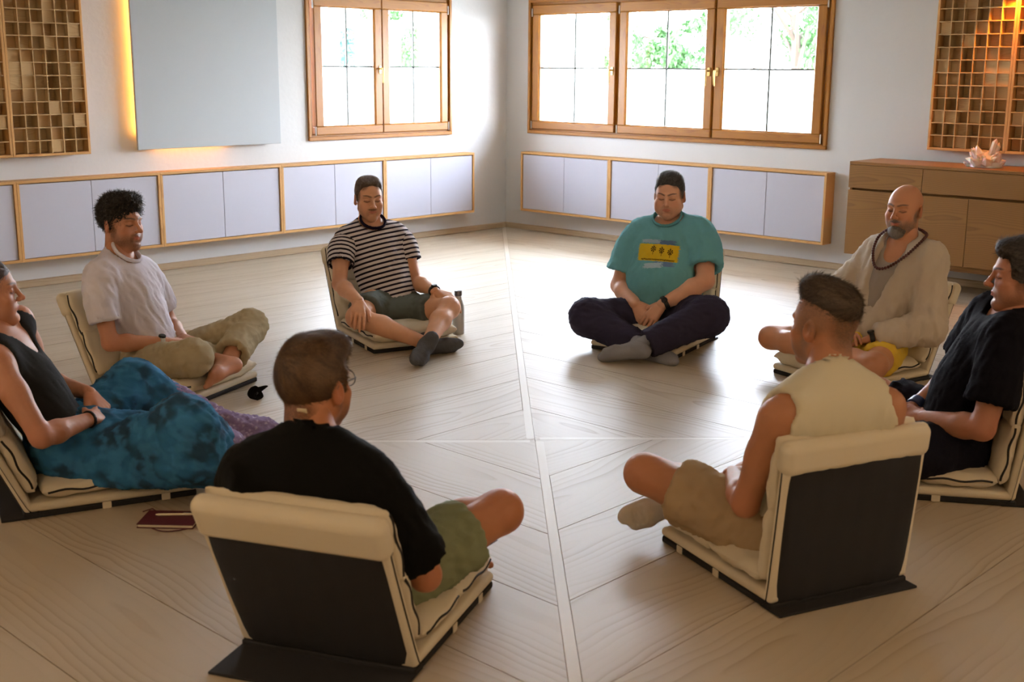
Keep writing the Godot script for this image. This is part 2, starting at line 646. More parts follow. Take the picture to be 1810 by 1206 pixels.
func window(called: String, label: String, on_left: bool, from: float, to: float, sashes: Array) -> void:
	var root := structure_root(called, label)
	# local axes: x along the wall, y up, z into the room
	if on_left:
		root.transform = Transform3D(Basis(Vector3(0, 0, 1), Vector3(0, 1, 0), Vector3(1, 0, 0)), Vector3.ZERO)
		# mirrored axes are avoided: x runs along -z of the wall
		root.transform = Transform3D(Basis(Vector3(0, 0, -1), Vector3(0, 1, 0), Vector3(1, 0, 0)), Vector3.ZERO)
	var sg := -1.0 if on_left else 1.0
	var y0 := 0.905
	var y1 := 2.105
	var fr := Geo.new()
	var put_box := func(g: Geo, x0: float, x1: float, ya: float, yb: float, z0: float, z1: float, bev := 0.004) -> void:
		var a := x0 * sg
		var b := x1 * sg
		g.span(Vector3(minf(a, b), ya, z0), Vector3(maxf(a, b), yb, z1), bev)
	# casing on the wall face, then the frame inside the opening
	for piece: Array in [[from, to, y0, y0 + 0.03], [from, to, y1 - 0.03, y1], [from, from + 0.03, y0 + 0.03, y1 - 0.03], [to - 0.03, to, y0 + 0.03, y1 - 0.03]]:
		var g := Geo.new()
		put_box.call(g, piece[0], piece[1], piece[2], piece[3], 0.0, 0.022)
		part("casing", g, M["larch"], root)
	for piece: Array in [[from + 0.016, to - 0.016, y0 + 0.02, y0 + 0.055], [from + 0.016, to - 0.016, y1 - 0.06, y1 - 0.02], [from + 0.016, from + 0.06, y0 + 0.055, y1 - 0.06], [to - 0.06, to - 0.016, y0 + 0.055, y1 - 0.06]]:
		var g := Geo.new()
		put_box.call(g, piece[0], piece[1], piece[2], piece[3], -0.10, -0.004)
		part("frame", g, M["larch"], root)
	for i in sashes.size() - 1:
		var gapw: float = sashes[i + 1][0] - sashes[i][1]
		var mid: float = (sashes[i + 1][0] + sashes[i][1]) * 0.5
		if gapw > 0.01:
			var g := Geo.new()
			put_box.call(g, mid - gapw * 0.5 - 0.02, mid + gapw * 0.5 + 0.02, y0 + 0.055, y1 - 0.06, -0.10, -0.012)
			part("mullion", g, M["larch"], root)
	for s: Array in sashes:
		var sash := Node3D.new()
		put(sash, "sash", root)
		var a: float = s[0]
		var b: float = s[1]
		var ya := 0.948
		var yb := 2.052
		var ra := 0.078
		var zf := 0.018
		for piece: Array in [[a, b, ya, ya + 0.068], [a, b, yb - 0.082, yb], [a, a + ra, ya + 0.068, yb - 0.082], [b - ra, b, ya + 0.068, yb - 0.082]]:
			var g := Geo.new()
			put_box.call(g, piece[0], piece[1], piece[2], piece[3], -0.055, zf, 0.006)
			part("rail", g, M["larch"], sash)
		# glazing bead
		for piece: Array in [[a + ra, b - ra, ya + 0.068, ya + 0.076], [a + ra, b - ra, yb - 0.09, yb - 0.082], [a + ra, a + ra + 0.008, ya + 0.068, yb - 0.082], [b - ra - 0.008, b - ra, ya + 0.068, yb - 0.082]]:
			var g := Geo.new()
			put_box.call(g, piece[0], piece[1], piece[2], piece[3], -0.02, 0.006, 0.002)
			part("glazing_bead", g, M["larch"], sash)
		# bars and the four panes
		var xm := (a + b) * 0.5
		var ym := 1.497
		var g2 := Geo.new()
		put_box.call(g2, xm - 0.008, xm + 0.008, ya + 0.07, yb - 0.084, -0.026, -0.014, 0.001)
		part("glazing_bar", g2, M["dark_lead"], sash)
		g2 = Geo.new()
		put_box.call(g2, a + ra, b - ra, ym - 0.007, ym + 0.007, -0.0255, -0.0145, 0.001)
		part("glazing_bar", g2, M["dark_lead"], sash)
		g2 = Geo.new()
		for e: Array in [[xm, ym], [a + ra + 0.004, ym], [b - ra - 0.004, ym]]:
			g2.xf = Transform3D(Basis(Vector3.RIGHT, PI / 2), Vector3(e[0] * sg, e[1], -0.008))
			g2.lathe(PackedVector2Array([Vector2(0.0001, 0.005), Vector2(0.008, 0.005), Vector2(0.009, 0.0), Vector2(0.009, -0.012)]), 12)
		g2.xf = Transform3D.IDENTITY
		part("bar_rosette", g2, M["dark_lead"], sash)
		for px: Array in [[a + ra, xm - 0.008], [xm + 0.008, b - ra]]:
			for py: Array in [[ya + 0.068, ym - 0.007], [ym + 0.007, yb - 0.082]]:
				var g3 := Geo.new()
				var x0 := minf(px[0] * sg, px[1] * sg)
				var x1 := maxf(px[0] * sg, px[1] * sg)
				g3.quad(Vector3(x0, py[0], -0.02), Vector3(x1, py[0], -0.02), Vector3(x1, py[1], -0.02), Vector3(x0, py[1], -0.02), Vector3(0, 0, 1))
				part("pane", g3, M["glass"], sash)
		# hinges
		var hx: float = a - 0.008 if s[2] == 0 else b + 0.008
		for hy: float in [ya + 0.03, yb - 0.07]:
			var g4 := Geo.new()
			g4.tube(PackedVector3Array([Vector3(hx * sg, hy - 0.03, 0.014), Vector3(hx * sg, hy, 0.014), Vector3(hx * sg, hy + 0.04, 0.014)]), 0.0065, 10)
			part("hinge", g4, M["steel"], sash)
		if s[3]:
			var hnx: float = b - 0.03 if s[2] == 0 else a + 0.03
			if on_left:
				hnx = a + 0.03 if s[2] == 1 else b - 0.03
			var g5 := Geo.new()
			g5.rounded(Vector3(hnx * sg, 1.475, zf + 0.004), Vector3(0.026, 0.07, 0.008), 0.004, 2)
			g5.tube(PackedVector3Array([Vector3(hnx * sg, 1.482, zf), Vector3(hnx * sg, 1.482, zf + 0.03), Vector3(hnx * sg, 1.482, zf + 0.048)]), 0.008, 10)
			g5.tube(PackedVector3Array([Vector3(hnx * sg, 1.488, zf + 0.045), Vector3(hnx * sg, 1.46, zf + 0.047), Vector3(hnx * sg, 1.40, zf + 0.046), Vector3(hnx * sg, 1.365, zf + 0.042)]), [0.009, 0.0085, 0.0075, 0.006], 10)
			part("handle", g5, M["brass"], sash)


# ---------------------------------------------------------------- outside

func build_outside() -> void:
	var g := Geo.new()
	g.span(Vector3(-60, -0.6, -60), Vector3(60, -0.45, 60), 0.0)
	structure("ground", g, M["gravel"])
	# unseen roof overhang along both window walls, keeping off the high sky light
	g = Geo.new()
	g.span(Vector3(-1.15, 2.62, -1.15), Vector3(-0.36, 2.72, ROOM + 0.3), 0.01)
	structure("unseen_trim_3", g, M["unseen_eaves"])
	g = Geo.new()
	g.span(Vector3(-0.36, 2.62, -1.15), Vector3(ROOM + 0.3, 2.72, -0.36), 0.01)
	structure("unseen_trim_4", g, M["unseen_eaves"])
	# pale wall standing in for the white view below the horizon, hiding the trunks
	var gw := thing("stand_in_wall", "long white stand-in wall outside, filling the lower panes of both windows", "wall", Vector3.ZERO)
	for piece: Array in [[Vector3(-11.2, -0.45, -11.3), Vector3(-10.95, 1.46, 6.0)], [Vector3(-10.95, -0.45, -11.3), Vector3(9.0, 1.46, -11.05)]]:
		g = Geo.new()
		g.span(piece[0], piece[1], 0.01)
		part("wall_run", g, M["stand_in_white"], gw)
		g = Geo.new()
		g.span(Vector3(piece[0].x - 0.03, 1.46, piece[0].z - 0.03), Vector3(piece[1].x + 0.03, 1.5, piece[1].z + 0.03), 0.01)
		part("coping", g, M["stand_in_white"], gw)
	var spots := [
		[Vector3(-13.6, -0.45, -8.4), 3.2, 1.25, "blue-green garden tree behind the left casement of the two-casement window"],
		[Vector3(-15.0, -0.45, -11.8), 3.4, 1.3, "light green garden tree behind the right casement of the two-casement window"],
		[Vector3(-8.6, -0.45, -13.9), 2.9, 0.8, "small green tree behind the middle casement of the three-casement window"],
		[Vector3(-5.1, -0.45, -13.6), 4.3, 1.6, "large leafy tree behind the right casement of the three-casement window"],
	]
	for k in spots.size():
		tree(spots[k][0], spots[k][1], spots[k][2], spots[k][3], k)


func tree(at: Vector3, height: float, radius: float, label: String, k: int) -> void:
	var t := thing("garden_tree", label, "tree", at)
	var r := RandomNumberGenerator.new()
	r.seed = 400 + k
	var trunk := Geo.new()
	var path := PackedVector3Array()
	for i in 7:
		path.append(Vector3(0.12 * sin(i * 1.3 + k), (height - radius) * i / 6.0 * 1.1, 0.1 * cos(i * 1.7)))
	trunk.tube(path, [0.17, 0.14, 0.125, 0.115, 0.1, 0.09, 0.07], 9)
	for i in 9:
		var a := TAU * i / 9.0 + r.randf()
		var s: Vector3 = path[3 + i % 4]
		var e := s + Vector3(cos(a) * radius * 0.7, r.randf_range(0.3, 1.0) * radius * 0.8, sin(a) * radius * 0.7)
		trunk.tube(PackedVector3Array([s, s.lerp(e, 0.5) + Vector3(0, 0.12, 0), e]), [0.05, 0.035, 0.015], 6)
	part("trunk", trunk, M["bark"], t)
	# crown of many small leaves, in clumps
	var leaf := Geo.new()
	var w := 0.05
	var pts := [Vector3(0, 0, 0), Vector3(w * 0.5, 0.012, w), Vector3(0, 0.0, w * 2.2), Vector3(-w * 0.5, 0.012, w)]
	leaf.tri(pts[0], pts[1], pts[2], Vector3.UP)
	leaf.tri(pts[0], pts[2], pts[3], Vector3.UP)
	var mm := MultiMesh.new()
	mm.transform_format = MultiMesh.TRANSFORM_3D
	mm.mesh = leaf.mesh()
	var clumps := []
	for i in 30:
		var d := Vector3(r.randfn() * 1.2, r.randfn() * 0.7, r.randfn() * 1.2) * radius * 0.55
		clumps.append([Vector3(0, height - radius * 0.8, 0) + d, radius * r.randf_range(0.16, 0.36)])
	var n := 5200 if radius < 1.5 else 7000
	mm.instance_count = n
	for i in n:
		var c: Array = clumps[i % clumps.size()]
		var d := Vector3(r.randfn(), r.randfn(), r.randfn()).normalized() * pow(r.randf(), 0.45) * float(c[1])
		var b := Basis.from_euler(Vector3(r.randf() * TAU, r.randf() * TAU, r.randf() * TAU)) * Basis.from_scale(Vector3.ONE * r.randf_range(0.8, 1.7))
		mm.set_instance_transform(i, Transform3D(b, c[0] + d))
	var mi := MultiMeshInstance3D.new()
	mi.multimesh = mm
	mi.material_override = M["leaf_blue"] if k == 0 else M["leaf_green"]
	put(mi, "foliage", t)
	mi.set_meta("kind", "stuff")


# ---------------------------------------------------------------- furniture

func on_left_wall(z_high: float, y := 0.0) -> Transform3D:
	# local x runs to the right as seen from the room, z out of the wall
	return Transform3D(Basis(Vector3(0, 0, -1), Vector3(0, 1, 0), Vector3(1, 0, 0)), Vector3(0, y, z_high))


func on_right_wall(x_low: float, y := 0.0) -> Transform3D:
	return Transform3D(Basis.IDENTITY, Vector3(x_low, y, 0))


func build_furniture() -> void:
	var ends := ["second from the corner", "third from the corner", "under the white absorber panel", "behind the man in the white T-shirt"]
	var left_labels := [
		"low white two-door wall cabinet under the right half of the two-casement window, nearest the corner",
		"low white two-door wall cabinet behind the man in the striped T-shirt",
		"low white two-door wall cabinet below the large grey panel on the left wall",
		"low white two-door wall cabinet behind the head of the dark-haired man in the white T-shirt",
		"low white wall cabinet cut by the left edge of the photo, below the wooden diffuser",
	]
	for i in 5:
		var c := cabinet(left_labels[i], 1.066)
		c.transform = on_left_wall(0.546 + 1.067 * (i + 1), 0.1955)
	var right_labels := [
		"low white two-door wall cabinet under the three-casement window, nearest the corner",
		"low white two-door wall cabinet behind the head of the man in the teal T-shirt",
		"low white two-door wall cabinet under the window, beside the oak sideboard",
	]
	for i in 3:
		var c := cabinet(right_labels[i], 1.052)
		c.transform = on_right_wall(0.313 + 1.0527 * i, 0.1955)
	white_panel()
	var pl := ["mmdbdm", "mmdbdd", "ddbdmB", "mmdbdd", "bbmDmm", "BBmDmb", "BbmDmb", "bbmDmb", "mmdBdd", "DDbdbB", "mmdbDD", "mmdBdd"]
	var pr := ["ddbdmm", "dDmDmm", "bmdbdd", "DDbDmm", "mdDmbb", "bmDmBB", "mmDmBB", "mmDmbb", "dDbdmm", "bbdbdd", "DDmDmm", "mdbdmm"]
	diffuser("wooden grid diffuser panel on the left wall, beside the large grey panel", pl).transform = on_left_wall(4.805, 0.895)
	diffuser("wooden grid diffuser panel cut by the left edge of the photo", pl).transform = on_left_wall(5.357, 0.895)
	diffuser("wooden grid diffuser panel above the oak sideboard, left of the lit divider", pr).transform = on_right_wall(4.224, 0.952)
	diffuser("wooden grid diffuser panel at the right edge, right of the lit divider", pr).transform = on_right_wall(4.776, 0.952)
	unseen_spot_lamp()
	sideboard()
	crystal()
	unseen_sconces()


func cabinet(label: String, w: float) -> Node3D:
	var t := thing("wall_cabinet", label, "cabinet", Vector3.ZERO, 0.0, "low white wall cabinets")
	var h := 0.545
	var d := 0.1285
	var e := 0.019
	for k in 4:
		var g := Geo.new()
		g.uvo = Vector2(rng.randf() * 2.0, rng.randf())
		if k == 0:
			g.span(Vector3(0, h - e, 0), Vector3(w, h, d), 0.0015)
		elif k == 1:
			g.span(Vector3(0, 0, 0), Vector3(w, e, d), 0.0015)
		elif k == 2:
			g.span(Vector3(0, e, 0), Vector3(e, h - e, d), 0.0015)
		else:
			g.span(Vector3(w - e, e, 0), Vector3(w, h - e, d), 0.0015)
		part("side_board" if k > 1 else ("top_board" if k == 0 else "bottom_board"), g, M["ash"], t)
	var back := Geo.new()
	back.span(Vector3(e, e, 0.0), Vector3(w - e, h - e, 0.008), 0.0)
	part("back_panel", back, M["ash"], t)
	var gap := 0.003
	var m := w * 0.5
	for k in 2:
		var g := Geo.new()
		g.span(Vector3(e + gap if k == 0 else m + gap * 0.6, e + gap, d - 0.028), Vector3(m - gap * 0.6 if k == 0 else w - e - gap, h - e - gap * 2.2, d - 0.010), 0.0015)
		part("door", g, M["white_front"], t)
	return t


func white_panel() -> void:
	var t := thing("absorber_panel", "large pale grey square panel on the left wall with warm light glowing behind it", "wall panel")
	t.transform = on_left_wall(3.879, 0.903)
	var g := Geo.new()
	g.rounded(Vector3(0.6215, 0.6225, 0.0635), Vector3(1.243, 1.245, 0.022), 0.004, 2)
	part("panel", g, M["panel_cloth"], t)
	for x: float in [0.16, 1.08]:
		g = Geo.new()
		g.box(Vector3(x, 0.6225, 0.0265), Vector3(0.06, 0.98, 0.05), 0.002)
		part("batten", g, M["ash"], t)
	# strips of warm light along the hidden edges
	var strips := [[Vector3(0.052, 0.66, 0.030), Vector3(0.004, 1.12, 0.008), Vector3(-1, 0, -0.35), Vector2(0.008, 1.1), LED_SIDE, Vector3(-0.004, 0, 0)], [Vector3(0.46, 0.062, 0.030), Vector3(0.62, 0.004, 0.008), Vector3(0, -1, -0.35), Vector2(0.6, 0.008), LED_LOW, Vector3(0, -0.004, 0)]]
	for s: Array in strips:
		g = Geo.new()
		g.box(s[0], s[1], 0.0)
		part("light_strip", g, M["warm_strip"], t)
		var l := AreaLight3D.new()
		l.position = s[0] + s[5]
		l.basis = Basis.looking_at((s[2] as Vector3).normalized(), Vector3.UP if absf(s[2].y) < 0.9 else Vector3.FORWARD)
		l.area_size = s[3]
		l.light_color = Color(1.0, 0.66, 0.28)
		l.light_energy = s[4]
		l.area_range = 12.0
		l.shadow_enabled = true
		put(l, "strip_glow", t)


const LED_SIDE := 0.2
const LED_LOW := 0.12
const LAMP := 1.5
const UNSEEN_SCONCE := 0.95  # strength of the unseen globe lamps behind the camera


func diffuser(label: String, pattern: Array) -> Node3D:
	var t := thing("diffuser_panel", label, "wall panel", Vector3.ZERO, 0.0, "wooden grid diffusers")
	var w := 0.551
	var f := 0.0175
	var cell := (w - 2.0 * f) / 6.0
	var rows := 14
	var ch := 0.0857
	var h := rows * ch + 2.0 * f
	var d := 0.1
	var pieces := [[Vector3(0, 0, 0), Vector3(w, f, d)], [Vector3(0, h - f, 0), Vector3(w, h, d)], [Vector3(0, f, 0), Vector3(f, h - f, d)], [Vector3(w - f, f, 0), Vector3(w, h - f, d)]]
	for p: Array in pieces:
		var g := Geo.new()
		g.uvo = Vector2(rng.randf(), rng.randf())
		g.span(p[0], p[1], 0.002)
		part("frame_board", g, M["ash"], t)
	var bk := Geo.new()
	bk.span(Vector3(f, f, 0.0), Vector3(w - f, h - f, 0.006), 0.0)
	part("back_board", bk, M["spruce_warm"], t)
	for i in range(1, 6):
		var g := Geo.new()
		g.uvo = Vector2(rng.randf(), rng.randf())
		g.box(Vector3(f + cell * i, h * 0.5, 0.0515), Vector3(0.0075, h - 2.0 * f, 0.093), 0.0008)
		part("slat", g, M["spruce"], t)
	for i in range(1, rows):
		var g := Geo.new()
		g.uvo = Vector2(rng.randf(), rng.randf())
		g.box(Vector3(w * 0.5, f + ch * i, 0.051), Vector3(w - 2.0 * f, 0.0075, 0.091), 0.0008)
		part("slat", g, M["spruce"], t)
	var depth := {"B": 0.006, "b": 0.020, "m": 0.044, "d": 0.066, "D": 0.086}
	for r in rows:
		var row: String = pattern[pattern.size() - 1 - r] if r < pattern.size() else pattern[(r * 5) % pattern.size()]
		for k in 6:
			var g := Geo.new()
			g.uvo = Vector2(rng.randf() * 2.0, rng.randf())
			var z: float = 0.094 - depth[row[k]]
			g.box(Vector3(f + cell * (k + 0.5), f + ch * (r + 0.5), z * 0.5 + 0.003), Vector3(cell - 0.0085, ch - 0.0085, z - 0.003), 0.001)
			part("block", g, M["spruce"] if (r * 7 + k * 3) % 4 else M["spruce_warm"], t)
	return t


func unseen_spot_lamp() -> void:
	var at := Vector3(4.776, 2.085, 0.1)  # above the view, placed to light the divider from close by
	var t := thing("unseen_spot_lamp", "small warm spotlight out of view, clipped over and lighting the divider of the wooden diffusers on the right", "lamp", at)
	var g := Geo.new()
	g.box(Vector3(0, 0, 0.012), Vector3(0.03, 0.05, 0.024), 0.003)
	g.tube(PackedVector3Array([Vector3(0, 0.01, 0.02), Vector3(0, 0.012, 0.05), Vector3(0, 0.0, 0.062)]), 0.006, 8)
	part("bracket", g, M["black"], t)
	g = Geo.new()
	g.xf = Transform3D(Basis(Vector3.RIGHT, 0.10), Vector3(0, 0.0, 0.062))
	g.lathe(PackedVector2Array([Vector2(0.0001, 0.05), Vector2(0.02, 0.05), Vector2(0.026, 0.03), Vector2(0.028, -0.03), Vector2(0.025, -0.031), Vector2(0.023, 0.0)]), 20)
	part("shade", g, M["black"], t)
	g = Geo.new()
	g.xf = Transform3D(Basis(Vector3.RIGHT, 0.10), Vector3(0, -0.012, 0.062))
	g.lathe(PackedVector2Array([Vector2(0.0001, 0.003), Vector2(0.018, 0.0), Vector2(0.012, -0.006), Vector2(0.0001, -0.008)]), 16)
	part("bulb", g, M["warm_bulb"], t)
	var l := SpotLight3D.new()
	l.position = Vector3(0, -0.026, 0.062)
	l.basis = Basis.looking_at(Vector3(0, -1, -0.10).normalized(), Vector3.FORWARD)
	l.spot_angle = 48.0
	l.spot_angle_attenuation = 0.6
	l.spot_range = 12.0
	l.spot_attenuation = 2.0
	l.light_size = 0.02
	l.light_color = Color(1.0, 0.58, 0.16)
	l.light_energy = LAMP
	l.shadow_enabled = true
	put(l, "lamp_light", t)


func unseen_sconces() -> void:
	# unseen warm globe lamps behind the camera, placed to light the camera-facing sides
	var spots := [Vector3(3.0, 1.7, ROOM), Vector3(6.4, 1.7, ROOM), Vector3(ROOM, 1.7, 3.0), Vector3(ROOM, 1.7, 6.4)]
	var names := ["unseen warm white globe wall lamp, lighting the camera-facing sides, opposite the middle of the three-casement window", "unseen warm white globe wall lamp, lighting the camera-facing sides, facing the oak sideboard, nearest the camera", "unseen warm white globe wall lamp, lighting the camera-facing sides, facing the far end of the left wall", "unseen warm white globe wall lamp, lighting the camera-facing sides, facing the wooden diffusers on the left wall"]
	for k in 4:
		var t := thing("unseen_wall_lamp", names[k], "lamp", spots[k], 0.0 if k < 2 else PI / 2, "unseen globe lamps behind the camera")
		var g := Geo.new()
		g.rounded(Vector3(0, 0, -0.011), Vector3(0.10, 0.16, 0.02), 0.008, 2)
		g.tube(PackedVector3Array([Vector3(0, 0, -0.02), Vector3(0, -0.02, -0.06), Vector3(0, -0.01, -0.10), Vector3(0, 0.03, -0.13)]), 0.008, 8)
		part("bracket", g, M["black"], t)
		g = Geo.new()
		g.xf = Transform3D(Basis.IDENTITY, Vector3(0, 0.13, -0.13))
		var prof := PackedVector2Array()
		for i in 15:
			var a := PI * i / 14.0
			prof.append(Vector2(maxf(sin(a), 0.001) * 0.11, cos(a) * 0.11))
		g.lathe(prof, 24)
		part("globe", g, M["unseen_warm_globe"], t)
		var l := OmniLight3D.new()
		l.position = Vector3(0, 0.13, -0.13)
		l.light_size = 0.1
		l.omni_range = 30.0
		l.omni_attenuation = 2.0
		l.light_color = Color(1.0, 0.84, 0.64)
		l.light_energy = UNSEEN_SCONCE
		l.shadow_enabled = true
		put(l, "unseen_globe_light", t)


func sideboard() -> void:
	var t := thing("sideboard", "long oak sideboard with drawers over doors, standing against the right wall under the diffusers", "sideboard", Vector3(3.842, 0, 0.0))
	var w := 1.86
	var z1 := 0.481
	var z0 := 0.03
	var oak := func(called: String, lo: Vector3, hi: Vector3, bev := 0.003) -> void:
		var g := Geo.new()
		g.uvo = Vector2(rng.randf() * 2.0, rng.randf())
		g.grain = 0 if hi.x - lo.x > 0.1 else -1
		g.span(lo, hi, bev)
		part(called, g, M["oak"], t)
	oak.call("top_board", Vector3(0, 0.848, z0), Vector3(w, 0.869, z1 + 0.001), 0.002)
	oak.call("side_board", Vector3(0.001, 0.212, z0), Vector3(0.022, 0.848, z1 - 0.022))
	oak.call("side_board", Vector3(w - 0.022, 0.212, z0), Vector3(w - 0.001, 0.848, z1 - 0.022))
	oak.call("bottom_board", Vector3(0.022, 0.214, z0), Vector3(w - 0.022, 0.232, z1 - 0.024))
	oak.call("back_board", Vector3(0.022, 0.232, z0), Vector3(w - 0.022, 0.848, z0 + 0.008), 0.0)
	oak.call("divider", Vector3(0.022, 0.664, z0 + 0.01), Vector3(w - 0.022, 0.684, z1 - 0.05), 0.001)
	oak.call("plinth", Vector3(0.10, 0.168, 0.10), Vector3(w - 0.10, 0.212, z1 - 0.05))
	var cuts := [0.0, 0.546, 1.31, w]
	for i in 3:
		oak.call("drawer", Vector3(cuts[i] + (0.0015 if i else 0.0), 0.685, z1 - 0.022), Vector3(cuts[i + 1] - 0.0015, 0.8465, z1), 0.002)
	var doors := [0.0, 0.44, 0.879, 1.37, w]
	for i in 4:
		oak.call("door", Vector3(doors[i] + (0.0015 if i else 0.0), 0.2125, z1 - 0.022), Vector3(doors[i + 1] - 0.0015, 0.669, z1), 0.002)
	for x: float in [0.11, w - 0.11]:
		for z: float in [0.10, z1 - 0.09]:
			var g := Geo.new()
			var sx := -0.03 if x < 1.0 else 0.03
			g.tube(PackedVector3Array([Vector3(x + sx * 1.3, 0.0, z), Vector3(x + sx * 0.6, 0.09, z), Vector3(x, 0.213, z)]), [0.012, 0.017, 0.022], 12)
			part("leg", g, M["walnut"], t)


func crystal() -> void:
	var t := thing("crystal_cluster", "pinkish white quartz crystal cluster on top of the oak sideboard", "crystal", Vector3(4.735, 0.869, 0.29))
	var r := RandomNumberGenerator.new()
	r.seed = 77
	var base := Geo.new()
	var pts := PackedVector3Array()
	for i in 7:
		for k in 14:
			var a := TAU * k / 14.0
			var e := PI * 0.5 * i / 6.0
			var q := 1.0 + r.randf_range(-0.14, 0.14)
			pts.append(Vector3(cos(a) * 0.105 * cos(e) * q, 0.002 + 0.095 * sin(e) * q, sin(a) * 0.075 * cos(e) * q))
	base.sheet(pts, 7, 14, true)
	part("matrix_rock", base, M["quartz"], t)
	var specs := [[Vector3(0.02, 0.05, 0), Vector3(0.28, 1.0, 0.1), 0.150, 0.020], [Vector3(0.035, 0.05, -0.01), Vector3(0.34, 1.0, 0.0), 0.125, 0.018], [Vector3(-0.03, 0.05, 0.02), Vector3(-0.15, 0.9, 0.25), 0.105, 0.040], [Vector3(-0.05, 0.04, 0.0), Vector3(-0.45, 0.8, 0.1), 0.100, 0.038], [Vector3(0.06, 0.04, 0.02), Vector3(0.65, 0.6, 0.3), 0.085, 0.034], [Vector3(0.03, 0.03, 0.05), Vector3(0.25, 0.5, 0.8), 0.070, 0.040], [Vector3(-0.03, 0.03, 0.06), Vector3(-0.3, 0.4, 0.8), 0.065, 0.040], [Vector3(0.08, 0.03, 0.0), Vector3(0.95, 0.3, 0.1), 0.06, 0.030], [Vector3(-0.08, 0.04, 0.02), Vector3(-0.9, 0.4, 0.25), 0.055, 0.030]]
	for k in 26:
		var s: Array
		if k < specs.size():
			s = specs[k]
		else:
			var a := r.randf() * TAU
			s = [Vector3(cos(a) * 0.07, r.randf_range(0.03, 0.07), sin(a) * 0.05), Vector3(cos(a) * 0.8, r.randf_range(0.3, 1.0), sin(a) * 0.8), r.randf_range(0.04, 0.075), r.randf_range(0.012, 0.024)]
		var g := Geo.new()
		prism(g, s[0], (s[1] as Vector3).normalized(), s[2], s[3], r)
		part("crystal_point", g, M["quartz"], t)
	var g2 := Geo.new()
	prism(g2, Vector3(-0.122, 0.012, 0.03), Vector3(-0.5, 0.8, 0.1).normalized(), 0.03, 0.014, r)
	prism(g2, Vector3(-0.105, 0.008, 0.03), Vector3(-0.9, 0.4, 0.1).normalized(), 0.03, 0.012, r)
	part("crystal_point", g2, M["quartz"], t)


func prism(g: Geo, at: Vector3, dir: Vector3, length: float, rad: float, r: RandomNumberGenerator) -> void:
	var s := dir.cross(Vector3(0.3, 0.1, 1.0)).normalized()
	var w := dir.cross(s)
	var ph := r.randf() * TAU
	var tip := at + dir * length + s * r.randf_range(-0.3, 0.3) * rad
	var ring := []
	var low := []
	for k in 6:
		var a := ph + TAU * k / 6.0
		var rr := rad * (1.0 + r.randf_range(-0.15, 0.15))
		var o := (s * cos(a) + w * sin(a)) * rr
		var lp := at - dir * 0.02 + o * 1.05
		lp.y = maxf(lp.y, 0.002)
		low.append(lp)
		ring.append(at + dir * (length - rad * r.randf_range(1.0, 1.7)) + o * 0.92)
	for k in 6:
		var j := (k + 1) % 6
		var nr: Vector3 = (s * cos(ph + TAU * (k + 0.5) / 6.0) + w * sin(ph + TAU * (k + 0.5) / 6.0))
		g.quad(low[k], low[j], ring[j], ring[k], nr)
		g.tri(ring[k], ring[j], tip, (nr + dir * 0.7).normalized())


# ---------------------------------------------------------------- floor chairs

func pillow(w: float, l: float, t: float, sd: int, puff := 0.45) -> Geo:
	# cushion lying in the xz plane round its middle, seam at half height
	var g := Geo.new()
	var nz := FastNoiseLite.new()
	nz.seed = sd
	nz.frequency = 5.5
	nz.fractal_octaves = 3
	var m := 30
	var kk := 20
	for side: float in [1.0, -1.0]:
		var pts := PackedVector3Array()
		for i in kk + 1:
			var vv := sin((float(i) / kk - 0.5) * PI)
			for j in m + 1:
				var uu := sin((float(j) / m - 0.5) * PI)
				var e := (1.0 - pow(absf(uu), 7.0)) * (1.0 - pow(absf(vv), 6.0))
				var th := t * 0.5 * pow(maxf(e, 0.0), puff)
				var edge := clampf(1.0 - e, 0.0, 1.0)
				var q := nz.get_noise_3d(uu * w * 0.5 * (1.0 + 0.5 * edge), vv * l * 0.5 * 1.4, side * 3.0)
				th += q * 0.016 * (0.25 + edge) * (1.0 if e > 0.02 else 0.0)
				# rounded plan
				var sx := 1.0 - 0.03 * pow(absf(vv), 4.0)
				var sz := 1.0 - 0.04 * pow(absf(uu), 4.0)
				pts.append(Vector3(uu * w * 0.5 * sx, side * th, vv * l * 0.5 * sz * side))
		g.sheet(pts, kk + 1, m + 1)
	return g


func zip_line(w: float, l: float, side: float, sd: int) -> Geo:
	var g := Geo.new()
	var path := PackedVector3Array()
	for i in 13:
		var vv := lerpf(-0.86, 0.86, i / 12.0)
		path.append(Vector3(side * (w * 0.5 * (1.0 - 0.03 * pow(absf(vv), 4.0)) - 0.001), 0.004 * sin(i * 0.9 + sd), vv * l * 0.5))
	g.tube(path, 0.0042, 6)
	return g


